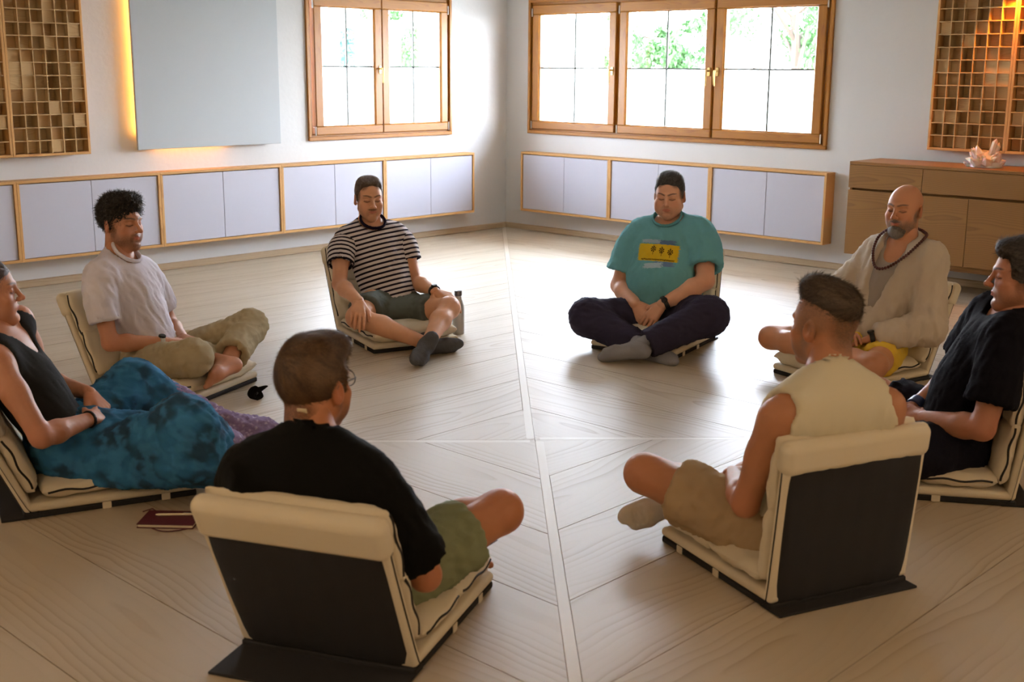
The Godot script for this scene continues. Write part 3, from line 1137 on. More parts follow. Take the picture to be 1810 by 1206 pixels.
func fold_chair(label: String, at: Vector3, f: Vector2, recline: float, flap: float, k: int, band := 0.105, bl := 0.49, zips := true) -> Node3D:
	var t := thing("floor_chair", label, "floor chair", at, atan2(-f.x, -f.y), "cream folding floor chairs of the circle")
	var w := 0.505
	var l := 0.578
	var seat := Node3D.new()
	put(seat, "seat", t)
	var g := Geo.new()
	g.rounded(Vector3(0, 0.0115, -l * 0.5), Vector3(w - 0.006, 0.021, l), 0.006, 2)
	part("base_cover", g, M["chair_black"], seat)
	g = Geo.new()
	g.rounded(Vector3(0, 0.005, flap * 0.5 - 0.02), Vector3(w - 0.004, 0.008, flap + 0.06), 0.003, 2)
	part("base_flap", g, M["chair_black"], seat)
	g = Geo.new()
	g.rounded(Vector3(0, 0.037, -l * 0.5 - 0.003), Vector3(w, 0.032, l + 0.004), 0.015, 3)
	part("seat_slab", g, M["canvas"], seat)
	for s: float in [-1.0, 1.0]:
		for z: float in [-0.27, -0.47]:
			g = Geo.new()
			g.box(Vector3(s * (w * 0.5 - 0.002), 0.013, z), Vector3(0.003, 0.024, 0.03), 0.001)
			part("strap_tab", g, M["canvas"], seat)
	for i in 2:
		var p := Node3D.new()
		p.position = Vector3(0, 0.086 + (0.004 if i else 0.0), -0.195 if i == 0 else -0.452)
		put(p, "seat_pad", t)
		part("cover", pillow(w - 0.004, 0.27 if i == 0 else 0.275, 0.070 if i == 0 else 0.078, 60 + k * 4 + i), M["canvas"], p)
		for s: float in ([-1.0, 1.0] if zips else []):
			part("zipper", zip_line(w - 0.004, 0.26, s, k + i), M["zip"], p)
	# the back turns about the fold
	var back := Node3D.new()
	back.position = Vector3(0, 0.028, 0.0)
	back.rotation.x = deg_to_rad(recline)
	put(back, "backrest", t)
	g = Geo.new()
	g.rounded(Vector3(0, bl * 0.5 - 0.008, -0.019), Vector3(w, bl, 0.032), 0.014, 3)
	part("back_slab", g, M["canvas"], back)
	g = Geo.new()
	g.rounded(Vector3(0, bl - 0.058, -0.020), Vector3(w + 0.014, band + 0.014, 0.062), 0.029, 4)
	part("top_band", g, M["canvas"], back)
	# black cloth over the rear face, curling under at the bottom
	var pts := PackedVector3Array()
	var prof := [Vector2(-0.022, -0.026), Vector2(-0.02, -0.012), Vector2(-0.012, -0.001), Vector2(0.005, 0.004), Vector2(0.05, 0.006), Vector2(0.20, 0.007), Vector2(0.32, 0.007), Vector2(bl - band - 0.012, 0.006), Vector2(bl - band - 0.002, 0.005), Vector2(bl - band, -0.004)]
	var nz := FastNoiseLite.new()
	nz.seed = 5 + k
	nz.frequency = 3.0
	for q: Vector2 in prof:
		for j in 25:
			var uu := (j / 24.0 - 0.5) * 2.0
			var e := pow(absf(uu), 10.0)
			var z := q.y - e * 0.022 + nz.get_noise_2d(uu * 2.2, q.x * 0.8) * 0.005 * (1.0 - e)
			pts.append(Vector3(uu * (w * 0.5 + 0.003), q.x, z))
	g = Geo.new()
	g.sheet(pts, prof.size(), 25)
	part("back_cover", g, M["chair_black"], back)
	for i in 2:
		var p := Node3D.new()
		p.transform = Transform3D(Basis(Vector3.RIGHT, PI / 2), Vector3(0, 0.155 if i == 0 else bl - 0.122, -0.064))
		put(p, "back_pad", t)
		p.transform = back.transform * p.transform
		part("cover", pillow(w - 0.004, 0.235 if i == 0 else 0.235, 0.068, 80 + k * 4 + i), M["canvas"], p)
		for s: float in ([-1.0, 1.0] if zips else []):
			part("zipper", zip_line(w - 0.004, 0.23, s, k + i + 2), M["zip"], p)
	return t


func build_chairs() -> void:
	fold_chair("cream floor chair with dark zips under the man in the striped T-shirt", Vector3(2.732, 0, 3.915), Vector2(0.949, 0.315), 27.2, 0.03, 0)
	fold_chair("cream floor chair under the man in the teal T-shirt, mostly hidden", Vector3(4.049, 0, 2.788), Vector2(0.229, 0.973), 7.6, 0.03, 1)
	fold_chair("cream floor chair under the curly-haired man in the white T-shirt", Vector3(2.798, 0, 5.545), Vector2(0.931, -0.364), 22.7, 0.03, 2, 0.105, 0.46)
	fold_chair("cream floor chair under the bald man, leaning in front of the sideboard", Vector3(5.32, 0, 2.667), Vector2(-0.247, 0.969), 23.0, 0.05, 3, 0.105, 0.47)
	fold_chair("cream and black floor chair under the man in the cream sleeveless top", Vector3(6.519, 0, 5.35), Vector2(-0.932, -0.363), 5.4, 0.035, 4, 0.085, 0.49, false)
	fold_chair("cream floor chair at the right edge, under the man in the black T-shirt", Vector3(6.456, 0, 4.03), Vector2(-0.846, 0.533), 7.9, 0.05, 5)
	fold_chair("cream floor chair at the left edge, under the woman in the blue skirt", Vector3(4.01, 0, 6.648), Vector2(0.343, -0.939), 23.9, 0.06, 6)
	fold_chair("cream and black floor chair in the foreground, under the man with glasses", Vector3(5.767, 0, 6.64), Vector2(-0.42, -0.907), 24.2, 0.15, 7)
# ---------------------------------------------------------------- small things

func build_small_things() -> void:
	var t := thing("water_bottle", "slim brushed steel bottle on the floor beside the man in stripes", "bottle", Vector3(3.15, 0, 3.656))
	var g := Geo.new()
	g.lathe(PackedVector2Array([Vector2(0.0001, 0.0), Vector2(0.031, 0.0), Vector2(0.034, 0.004), Vector2(0.035, 0.02), Vector2(0.035, 0.145), Vector2(0.033, 0.165), Vector2(0.026, 0.19), Vector2(0.0205, 0.205), Vector2(0.019, 0.225), Vector2(0.0001, 0.225)]), 28)
	part("body", g, M["steel_soft"], t)
	g = Geo.new()
	g.lathe(PackedVector2Array([Vector2(0.0001, 0.224), Vector2(0.021, 0.224), Vector2(0.0215, 0.227), Vector2(0.0215, 0.25), Vector2(0.020, 0.253), Vector2(0.0001, 0.254)]), 24)
	part("cap", g, M["steel_dark"], t)
	t = thing("water_bottle", "steel bottle with a round cap behind the belly of the man in black at right", "bottle", Vector3(5.93, 0, 3.35))
	g = Geo.new()
	g.lathe(PackedVector2Array([Vector2(0.0001, 0.0), Vector2(0.031, 0.0), Vector2(0.034, 0.004), Vector2(0.034, 0.15), Vector2(0.032, 0.168), Vector2(0.024, 0.19), Vector2(0.020, 0.205), Vector2(0.0001, 0.207)]), 28)
	part("body", g, M["steel_soft"], t)
	g = Geo.new()
	g.lathe(PackedVector2Array([Vector2(0.0001, 0.206), Vector2(0.022, 0.206), Vector2(0.0225, 0.21), Vector2(0.0225, 0.232), Vector2(0.02, 0.236), Vector2(0.0001, 0.237)]), 24)
	part("cap", g, M["steel"], t)
	eye_mask()
	notebook()


func eye_mask() -> void:
	# black padded cloth eye mask standing crumpled on the floor
	var t := thing("eye_mask", "crumpled black cloth eye mask lying on the floor in front of the white-shirted man", "eye mask", Vector3(3.487, 0, 5.265), -0.75)
	var g := Geo.new()
	var top := PackedVector3Array()
	for s: float in [1.0, -1.0]:
		var pts := PackedVector3Array()
		for i in 9:
			var vv := i / 8.0
			for j in 21:
				var uu := (j / 20.0 - 0.5) * 2.0
				var upper := 0.052 * (1.0 - 0.55 * pow(absf(uu), 2.0)) + 0.008 * sin(uu * 5.0)
				var lower := 0.002 + 0.018 * exp(-pow(uu * 3.2, 2.0))
				var y := lerpf(lower, upper, vv)
				var thick := 0.010 * sqrt(maxf(0.0, (1.0 - pow(absf(uu), 6.0)) * (1.0 - pow(absf(vv * 2.0 - 1.0), 4.0))))
				var z := 0.022 * cos(uu * 2.2) + 0.010 * sin(uu * 4.0 + vv * 2.0) - 0.03 * (vv - 0.5)
				pts.append(Vector3(uu * 0.072, y, (z + thick * s)))
		if s < 0.0:
			var rev := PackedVector3Array()
			for i in 9:
				for j in 21:
					rev.append(pts[i * 21 + 20 - j])
			pts = rev
		g.sheet(pts, 9, 21)
	part("mask", g, M["black_soft"], t)
	g = Geo.new()
	g.tube(PackedVector3Array([Vector3(0.066, 0.03, 0.0), Vector3(0.09, 0.042, -0.01), Vector3(0.104, 0.043, -0.006), Vector3(0.102, 0.032, -0.002), Vector3(0.086, 0.024, 0.002)]), 0.005, 7)
	part("strap", g, M["black_soft"], t)


func notebook() -> void:
	var a := atan2(-(6.376 - 6.498), 4.728 - 4.590)
	var t := thing("notebook", "dark red notebook with an elastic band and a white pen, lying on the floor", "notebook", Vector3(4.605, 0, 6.393), a)
	var w := 0.19
	var d := 0.13
	var g := Geo.new()
	g.rounded(Vector3(0, 0.0135, 0), Vector3(w, 0.003, d), 0.0014, 2)
	g.rounded(Vector3(0, 0.0018, 0), Vector3(w, 0.003, d), 0.0014, 2)
	g.rounded(Vector3(0, 0.0076, -d * 0.5 + 0.002), Vector3(w, 0.0145, 0.004), 0.0018, 2)
	part("cover", g, M["maroon"], t)
	g = Geo.new()
	g.span(Vector3(-w * 0.5 + 0.004, 0.0032, -d * 0.5 + 0.003), Vector3(w * 0.5 - 0.004, 0.0121, d * 0.5 - 0.003), 0.0005)
	part("pages", g, M["paper"], t)
	g = Geo.new()
	var path := PackedVector3Array()
	for i in 17:
		var k := i / 16.0
		path.append(Vector3(lerpf(-0.045, 0.075, k), 0.003, d * 0.5 + 0.002 + 0.028 * sin(k * PI)))
	g.tube(path, 0.0022, 6)
	part("elastic_band", g, M["maroon"], t)
	g = Geo.new()
	g.tube(PackedVector3Array([Vector3(-0.07, 0.0152, -0.058), Vector3(-0.085, 0.018, -0.072), Vector3(-0.105, 0.012, -0.07), Vector3(-0.118, 0.008, -0.066)]), 0.0022, 6)
	part("page_ribbon", g, M["maroon"], t)
	var pen := thing("pen", "slim white pen lying on top of the dark red notebook", "pen", Vector3(0, 0, 0))
	pen.transform = t.transform
	g = Geo.new()
	g.tube(PackedVector3Array([Vector3(-0.055, 0.0195, -0.012), Vector3(-0.045, 0.0195, -0.0125), Vector3(0.06, 0.0195, -0.022), Vector3(0.075, 0.0195, -0.0235)]), [0.002, 0.0042, 0.0042, 0.003], 9)
	part("barrel", g, M["paper"], pen)
	g = Geo.new()
	g.box(Vector3(0.055, 0.0245, -0.0215), Vector3(0.035, 0.0015, 0.004), 0.0005)
	part("clip", g, M["steel"], pen)


# ---------------------------------------------------------------- implicit surfaces for bodies, hair and clothes

class Field:
	var o: Vector3
	var h: float
	var bx: int
	var by: int
	var bz: int
	var nx: int
	var ny: int
	var nz: int
	var d: PackedFloat32Array
	var act: PackedByteArray
	var far := 0.0

	func _init(lo: Vector3, hi: Vector3, cell: float) -> void:
		h = cell
		o = lo
		bx = int(ceil((hi.x - lo.x) / cell / 4.0)) + 1
		by = int(ceil((hi.y - lo.y) / cell / 4.0)) + 1
		bz = int(ceil((hi.z - lo.z) / cell / 4.0)) + 1
		nx = bx * 4
		ny = by * 4
		nz = bz * 4
		d = PackedFloat32Array()
		d.resize(nx * ny * nz)
		d.fill(1.0)
		act = PackedByteArray()
		act.resize(bx * by * bz)
		far = 2.6 * cell + 1.9 * cell

	# tapered capsule; squash > 1 flattens it along the direction w; flat_b cuts the far end off square
	func cap(a: Vector3, b: Vector3, ra: float, rb: float, k := 0.02, w := Vector3.ZERO, squash := 1.0, flat_b := false, minus := false) -> void:
		var ba := b - a
		var l2 := maxf(ba.length_squared(), 1e-9)
		var ln := sqrt(l2)
		var rm := maxf(ra, rb) + k + far
		var lo := Vector3(minf(a.x, b.x) - rm, minf(a.y, b.y) - rm, minf(a.z, b.z) - rm) - o
		var hi := Vector3(maxf(a.x, b.x) + rm, maxf(a.y, b.y) + rm, maxf(a.z, b.z) + rm) - o
		var s4 := 4.0 * h
		var x0 := maxi(0, int(lo.x / s4))
		var y0 := maxi(0, int(lo.y / s4))
		var z0 := maxi(0, int(lo.z / s4))
		var x1 := mini(bx - 1, int(hi.x / s4))
		var y1 := mini(by - 1, int(hi.y / s4))
		var z1 := mini(bz - 1, int(hi.z / s4))
		var lim := (far + k) * maxf(1.0, sqrt(squash))
		var sq := squash - 1.0
		var dr := rb - ra
		var hh := h
		var ki := 0.25 / k if k > 0.0 else 0.0
		for bk in range(z0, z1 + 1):
			for bj in range(y0, y1 + 1):
				for bi in range(x0, x1 + 1):
					var c := o + Vector3(bi * 4 + 1.5, bj * 4 + 1.5, bk * 4 + 1.5) * hh
					var pa := c - a
					var t := pa.dot(ba) / l2
					var tc := clampf(t, 0.0, 1.0)
					var q := pa - ba * tc
					if sq != 0.0:
						q += w * (q.dot(w) * sq)
					var v := q.length() - ra - dr * tc
					if flat_b:
						v = maxf(v, (t - 1.0) * ln)
					if v > lim:
						continue
					var base := (bk * 4 * ny + bj * 4) * nx + bi * 4
					if v < -lim and not minus:
						for kk in 4:
							for jj in 4:
								var i0 := base + (kk * ny + jj) * nx
								for ii in 4:
									if d[i0 + ii] > v:
										d[i0 + ii] = v
						continue
					act[(bk * by + bj) * bx + bi] = 1
					for kk in 4:
						for jj in 4:
							var i0 := base + (kk * ny + jj) * nx
							var p0 := o + Vector3(bi * 4, bj * 4 + jj, bk * 4 + kk) * hh - a
							for ii in 4:
								pa = p0
								pa.x += ii * hh
								t = pa.dot(ba) / l2
								tc = clampf(t, 0.0, 1.0)
								q = pa - ba * tc
								if sq != 0.0:
									q += w * (q.dot(w) * sq)
								v = q.length() - ra - dr * tc
								if flat_b:
									v = maxf(v, (t - 1.0) * ln)
								var u := d[i0 + ii]
								if minus:
									v = -v
									var e := k - absf(u - v)
									var m := maxf(u, v)
									d[i0 + ii] = m + e * e * ki if e > 0.0 else m
								else:
									var e := k - absf(u - v)
									var m := minf(u, v)
									d[i0 + ii] = m - e * e * ki if e > 0.0 else m

	# ellipsoid with half axes r along the columns of b
	func ell(c0: Vector3, r: Vector3, k := 0.02, b := Basis.IDENTITY, minus := false) -> void:
		var rmax := maxf(r.x, maxf(r.y, r.z)) + k + far
		var lo := c0 - Vector3.ONE * rmax - o
		var hi := c0 + Vector3.ONE * rmax - o
		var s4 := 4.0 * h
		var x0 := maxi(0, int(lo.x / s4))
		var y0 := maxi(0, int(lo.y / s4))
		var z0 := maxi(0, int(lo.z / s4))
		var x1 := mini(bx - 1, int(hi.x / s4))
		var y1 := mini(by - 1, int(hi.y / s4))
		var z1 := mini(bz - 1, int(hi.z / s4))
		var inv := b.transposed()
		inv = Basis.from_scale(Vector3(1.0 / r.x, 1.0 / r.y, 1.0 / r.z)) * inv
		var inv2 := Basis.from_scale(Vector3(1.0 / r.x, 1.0 / r.y, 1.0 / r.z)) * inv
		var lim := (far + k) * 1.25
		var hh := h
		var ki := 0.25 / k if k > 0.0 else 0.0
		for bk in range(z0, z1 + 1):
			for bj in range(y0, y1 + 1):
				for bi in range(x0, x1 + 1):
					var pa := o + Vector3(bi * 4 + 1.5, bj * 4 + 1.5, bk * 4 + 1.5) * hh - c0
					var k0 := (inv * pa).length()
					var v := k0 * (k0 - 1.0) / maxf((inv2 * pa).length(), 1e-6)
					if v > lim:
						continue
					var base := (bk * 4 * ny + bj * 4) * nx + bi * 4
					if v < -lim and not minus:
						for kk in 4:
							for jj in 4:
								var i0 := base + (kk * ny + jj) * nx
								for ii in 4:
									if d[i0 + ii] > v:
										d[i0 + ii] = v
						continue
					act[(bk * by + bj) * bx + bi] = 1
					for kk in 4:
						for jj in 4:
							var i0 := base + (kk * ny + jj) * nx
							var p0 := o + Vector3(bi * 4, bj * 4 + jj, bk * 4 + kk) * hh - c0
							for ii in 4:
								pa = p0
								pa.x += ii * hh
								k0 = (inv * pa).length()
								v = k0 * (k0 - 1.0) / maxf((inv2 * pa).length(), 1e-6)
								var u := d[i0 + ii]
								if minus:
									v = -v
									var e := k - absf(u - v)
									var m := maxf(u, v)
									d[i0 + ii] = m + e * e * ki if e > 0.0 else m
								else:
									var e := k - absf(u - v)
									var m := minf(u, v)
									d[i0 + ii] = m - e * e * ki if e > 0.0 else m

	func at(p: Vector3) -> float:
		var q := (p - o) / h
		return d[(clampi(int(q.z), 0, nz - 1) * ny + clampi(int(q.y), 0, ny - 1)) * nx + clampi(int(q.x), 0, nx - 1)]

	# keeps only the side where n.p < dist
	func cut(n: Vector3, dist: float) -> void:
		for bk in bz:
			for bj in by:
				for bi in bx:
					var c := o + Vector3(bi * 4 + 1.5, bj * 4 + 1.5, bk * 4 + 1.5) * h
					var v := n.dot(c) - dist
					if v < -far:
						continue
					var base := (bk * 4 * ny + bj * 4) * nx + bi * 4
					if v < far:
						act[(bk * by + bj) * bx + bi] = 1
					else:
						act[(bk * by + bj) * bx + bi] = 0
					for kk in 4:
						for jj in 4:
							var i0 := base + (kk * ny + jj) * nx
							var p0 := n.dot(o + Vector3(bi * 4, bj * 4 + jj, bk * 4 + kk) * h) - dist
							for ii in 4:
								var w := p0 + n.x * ii * h
								if w > d[i0 + ii]:
									d[i0 + ii] = w

	# [vertices, normals, indices]; one vertex in each cell that the surface crosses, one quad round each crossed edge
	func skin() -> Array:
		var vid := PackedInt32Array()
		vid.resize(nx * ny * nz)
		vid.fill(-1)
		var vs := PackedVector3Array()
		var sx := 1
		var sy := nx
		var sz := nx * ny
		var blocks := PackedInt32Array()
		for i in act.size():
			if act[i]:
				blocks.append(i)
		for b in blocks:
			var bi := b % bx
			var bj := (b / bx) % by
			var bk := b / (bx * by)
			for kk in 4:
				var z := bk * 4 + kk
				if z >= nz - 1:
					continue
				for jj in 4:
					var y := bj * 4 + jj
					if y >= ny - 1:
						continue
					for ii in 4:
						var x := bi * 4 + ii
						if x >= nx - 1:
							continue
						var i := z * sz + y * sy + x
						var a0 := d[i]
						var a1 := d[i + 1]
						var a2 := d[i + sy]
						var a3 := d[i + sy + 1]
						var a4 := d[i + sz]
						var a5 := d[i + sz + 1]
						var a6 := d[i + sz + sy]
						var a7 := d[i + sz + sy + 1]
						var neg := int(a0 < 0.0) + int(a1 < 0.0) + int(a2 < 0.0) + int(a3 < 0.0) + int(a4 < 0.0) + int(a5 < 0.0) + int(a6 < 0.0) + int(a7 < 0.0)
						if neg == 0 or neg == 8:
							continue
						var p := Vector3.ZERO
						var m := 0
						if (a0 < 0.0) != (a1 < 0.0):
							p.x += a0 / (a0 - a1); m += 1
						if (a2 < 0.0) != (a3 < 0.0):
							p += Vector3(a2 / (a2 - a3), 1, 0); m += 1
						if (a4 < 0.0) != (a5 < 0.0):
							p += Vector3(a4 / (a4 - a5), 0, 1); m += 1
						if (a6 < 0.0) != (a7 < 0.0):
							p += Vector3(a6 / (a6 - a7), 1, 1); m += 1
						if (a0 < 0.0) != (a2 < 0.0):
							p.y += a0 / (a0 - a2); m += 1
						if (a1 < 0.0) != (a3 < 0.0):
							p += Vector3(1, a1 / (a1 - a3), 0); m += 1
						if (a4 < 0.0) != (a6 < 0.0):
							p += Vector3(0, a4 / (a4 - a6), 1); m += 1
						if (a5 < 0.0) != (a7 < 0.0):
							p += Vector3(1, a5 / (a5 - a7), 1); m += 1
						if (a0 < 0.0) != (a4 < 0.0):
							p.z += a0 / (a0 - a4); m += 1
						if (a1 < 0.0) != (a5 < 0.0):
							p += Vector3(1, 0, a1 / (a1 - a5)); m += 1
						if (a2 < 0.0) != (a6 < 0.0):
							p += Vector3(0, 1, a2 / (a2 - a6)); m += 1
						if (a3 < 0.0) != (a7 < 0.0):
							p += Vector3(1, 1, a3 / (a3 - a7)); m += 1
						vid[i] = vs.size()
						vs.append(o + (Vector3(x, y, z) + p / m) * h)
		var idx := PackedInt32Array()
		for b in blocks:
			var bi := b % bx
			var bj := (b / bx) % by
			var bk := b / (bx * by)
			for kk in 4:
				var z := bk * 4 + kk
				if z >= nz - 1 or z < 1:
					continue
				for jj in 4:
					var y := bj * 4 + jj
					if y >= ny - 1 or y < 1:
						continue
					for ii in 4:
						var x := bi * 4 + ii
						if x >= nx - 1 or x < 1:
							continue
						var i := z * sz + y * sy + x
						var s := d[i] < 0.0
						if s != (d[i + 1] < 0.0):
							_quad(idx, vid[i - sy - sz], vid[i - sz], vid[i], vid[i - sy], s)
						if s != (d[i + sy] < 0.0):
							_quad(idx, vid[i - sz - 1], vid[i - 1], vid[i], vid[i - sz], s)
						if s != (d[i + sz] < 0.0):
							_quad(idx, vid[i - 1 - sy], vid[i - sy], vid[i], vid[i - 1], s)
		return [vs, idx]

	func _quad(idx: PackedInt32Array, a: int, b: int, c: int, e: int, s: bool) -> void:
		if a < 0 or b < 0 or c < 0 or e < 0:
			return
		if s:
			idx.append_array([a, c, b, a, e, c])
		else:
			idx.append_array([a, b, c, a, c, e])


# a bag of vertices on its way to becoming a mesh; filled in a worker thread
class Hull:
	var v := PackedVector3Array()
	var n := PackedVector3Array()
	var c := PackedColorArray()
	var uv := PackedVector2Array()
	var idx := PackedInt32Array()

	func add(s: Array, xf := Transform3D.IDENTITY) -> int:
		var base := v.size()
		var sv: PackedVector3Array = s[0]
		v.append_array(xf * sv)
		var si: PackedInt32Array = s[1]
		if base:
			for i in si.size():
				si[i] += base
		idx.append_array(si)
		c.resize(v.size())
		uv.resize(v.size())
		return base

	func normals() -> void:
		n = PackedVector3Array()
		n.resize(v.size())
		for i in range(0, idx.size(), 3):
			var a := idx[i]
			var b := idx[i + 1]
			var e := idx[i + 2]
			var g := (v[e] - v[a]).cross(v[b] - v[a])
			n[a] += g
			n[b] += g
			n[e] += g
		for i in n.size():
			n[i] = n[i].normalized()

	func tint(col: Color) -> void:
		c.fill(col)

	func mesh() -> ArrayMesh:
		var arr := []
		arr.resize(Mesh.ARRAY_MAX)
		arr[Mesh.ARRAY_VERTEX] = v
		arr[Mesh.ARRAY_NORMAL] = n
		arr[Mesh.ARRAY_COLOR] = c
		arr[Mesh.ARRAY_TEX_UV] = uv
		arr[Mesh.ARRAY_INDEX] = idx
		var m := ArrayMesh.new()
		m.add_surface_from_arrays(Mesh.PRIMITIVE_TRIANGLES, arr)
		return m
# ---------------------------------------------------------------- people

class Person:
	var J: Dictionary
	var S: Dictionary          # look: see LOOKS
	var up: Vector3
	var rt: Vector3
	var fw: Vector3
	var B: Basis
	var hb: Basis              # head axes: x to the person's left, y up, z where the nose points
	var hx: Transform3D
	var neckline := PackedVector3Array()
	var out := []              # [part name, Hull, material key, parent part]
	var nz := FastNoiseLite.new()
	var rng := RandomNumberGenerator.new()

	func _init(joints: Dictionary, look: Dictionary, sd: int) -> void:
		J = joints
		S = look
		nz.seed = sd
		nz.frequency = 1.0
		nz.fractal_octaves = 2
		rng.seed = sd

	func v(a: String) -> Vector3:
		return J[a]

	func mix(a: String, b: String, t: float) -> Vector3:
		return (J[a] as Vector3).lerp(J[b], t)

	func lin(c: Color) -> Color:
		return c.srgb_to_linear()

	func bounds(names: Array, pad: float) -> Array:
		var lo: Vector3 = J[names[0]]
		var hi := lo
		for n: String in names:
			lo = lo.min(J[n])
			hi = hi.max(J[n])
		return [lo - Vector3.ONE * pad, hi + Vector3.ONE * pad]

	func run() -> void:
		up = (v("NK") - v("HC")).normalized()
		var a := (v("Rs") - v("Ls")).normalized() + (v("Rh") - v("Lh")).normalized() * 0.4
		rt = (a - up * a.dot(up)).normalized()
		fw = up.cross(rt)
		B = Basis(rt, up, fw)
		var f: Vector3 = (S.face as Vector3).normalized()
		var left := Vector3.UP.cross(f).normalized()
		hb = Basis(left, f.cross(left).normalized(), f)
		if S.has("tilt"):
			hb = Basis(f, S.tilt) * hb
		hx = Transform3D(hb.scaled_local(Vector3.ONE * float(S.get("head", 1.0))), v("HD"))
		body()
		for c: Dictionary in S.wear:
			match c.kind:
				"shirt": shirt(c)
				"trousers": trousers(c)
				"socks": socks(c)
				"band": band(c)
				"beads": beads(c)
				"glasses": glasses(c)
				"skirt": skirt(c)
				"leggings": leggings(c)
				"tattoo": tattoo(c)
				"neck_tag": neck_tag(c)
		hair()

	# ---- the body itself: trunk, limbs, feet, hands and head, all in one skin

	func trunk(F: Field, g: float, k := 0.05) -> void:
		var bw: float = S.get("build", 1.0)
		var belly: float = S.get("belly", 0.0)
		F.ell(v("HC") + up * 0.015, Vector3(0.150 * bw + g, 0.115 + g, 0.108 * bw + belly * 0.4 + g), k, B)
		F.ell(v("HC").lerp(v("NK"), 0.36) + fw * (0.005 + belly * 0.55), Vector3(0.140 * bw + belly * 0.5 + g, 0.155 + g, 0.100 * bw + belly + g), k, B)
		F.ell(v("HC").lerp(v("NK"), 0.68) + fw * (0.008 + belly * 0.15), Vector3(0.150 * bw + belly * 0.2 + g, 0.165 + g, 0.104 * bw + belly * 0.4 + g), k, B)
		for s: String in ["L", "R"]:
			var sh := v(s + "s")
			var c := v("NK") - up * 0.055
			F.cap(c, sh.lerp(c, 0.12) - up * 0.012, 0.068 * bw + g, 0.056 * bw + g, k)
			F.cap(v("NK").lerp(v("HD"), 0.22) - fw * 0.008, sh.lerp(v("NK"), 0.30) + up * 0.01, 0.040 * bw + g * 0.6, 0.036 * bw + g, k)

	func limbs(F: Field) -> void:
		var bw: float = S.get("arm", 1.0)
		var lw: float = S.get("leg", 1.0)
		for s: String in ["L", "R"]:
			var sh := v(s + "s")
			var e := v(s + "e")
			var w := v(s + "w")
			var under := 0.9 if S.get("sleeves", true) else 1.0
			F.cap(sh, sh.lerp(e, 0.45), 0.053 * bw * under, 0.048 * bw, 0.03)
			F.cap(sh.lerp(e, 0.4), e, 0.048 * bw, 0.039 * bw, 0.02)
			var m := e.lerp(w, 0.3)
			F.cap(e, m, 0.039 * bw, 0.043 * bw, 0.02)
			F.cap(m, w, 0.043 * bw, 0.027 * bw, 0.02)
			if S.get("legs", true):
				var h := v(s + "h")
				var kn := v(s + "k")
				var an := v(s + "a")
				F.cap(h, kn, 0.088 * lw, 0.060 * lw, 0.04)
				F.ell(kn, Vector3.ONE * 0.060 * lw, 0.02)
				var back := ((h + an) * 0.5 - kn).normalized()
				var c := kn.lerp(an, 0.32) + back * 0.012
				F.cap(kn, c, 0.054 * lw, 0.057 * lw, 0.03)
				F.cap(c, an, 0.057 * lw, 0.035 * lw, 0.03)

	func body() -> void:
		var K := Hull.new()
		var names := ["HC", "NK", "Ls", "Rs", "Le", "Re", "Lw", "Rw"]
		if S.get("legs", true):
			names += ["Lk", "Rk", "La", "Ra"]
		var bb := bounds(names, 0.2)
		var F := Field.new(bb[0], bb[1], 0.0115)
		trunk(F, 0.0)
		limbs(F)
		F.cap(v("NK") - up * 0.03, v("NK").lerp(v("HD"), 0.6), 0.056, 0.050, 0.05)
		K.add(F.skin())
		var base: Color = lin(S.skin)
		var n0 := 0
		K.tint(base)
		for s: String in ["L", "R"]:
			n0 = K.v.size()
			K.add(hand(s))
			_fill(K, n0, base.lerp(lin(Color(0.72, 0.42, 0.32)), 0.07))
			if S.get("bare_feet", false):
				n0 = K.v.size()
				K.add(foot(s, 0.0, true))
				_fill(K, n0, base.lerp(lin(Color(0.72, 0.42, 0.32)), 0.09))
		n0 = K.v.size()
		K.add(head(), hx)
		paint_head(K, n0, base)
		# blotchy skin: knuckles, knees and elbows a little redder
		for i in n0:
			var p := K.v[i]
			var q := 0.06 * nz.get_noise_3dv(p * 18.0)
			K.c[i] = K.c[i] * (1.0 + q)
		for s: String in ["Lk", "Rk", "Le", "Re"]:
			var c := v(s)
			for i in n0:
				var dd := K.v[i].distance_squared_to(c)
				if dd < 0.0072:
					K.c[i] = K.c[i].lerp(lin(Color(0.70, 0.40, 0.30)), 0.22 * (1.0 - dd / 0.0072))
		K.normals()
		out.append(["body", K, "skin", ""])

	func _fill(K: Hull, from: int, col: Color) -> void:
		for i in range(from, K.c.size()):
			K.c[i] = col

	func hand(s: String) -> Array:
		var w := v(s + "w")
		var f := (v(s + "f") - w).normalized()
		if S.has(s + "hand"):
			f = (S[s + "hand"] as Vector3).normalized()
		var dn: Vector3 = S.get(s + "back", Vector3(0, 1, 0))
		var d := (dn - f * dn.dot(f)).normalized()
		var t := d.cross(f) if s == "R" else f.cross(d)
		var hs: float = S.get("hand", 1.0)
		var curl: Array = S.get(s + "curl", [0.35, 0.4, 0.25])
		var mid := w + f * 0.07 * hs
		var F := Field.new(mid - Vector3.ONE * 0.145, mid + Vector3.ONE * 0.145, 0.0034)
		var kx := [0.030, 0.010, -0.011, -0.030]
		var kf := [0.090, 0.095, 0.089, 0.079]
		var seg := [[0.044, 0.026, 0.020], [0.048, 0.030, 0.021], [0.044, 0.027, 0.020], [0.034, 0.020, 0.018]]
		F.cap(w - f * 0.010, w + f * 0.014, 0.0255 * hs, 0.0265 * hs, 0.01, d, 1.35)
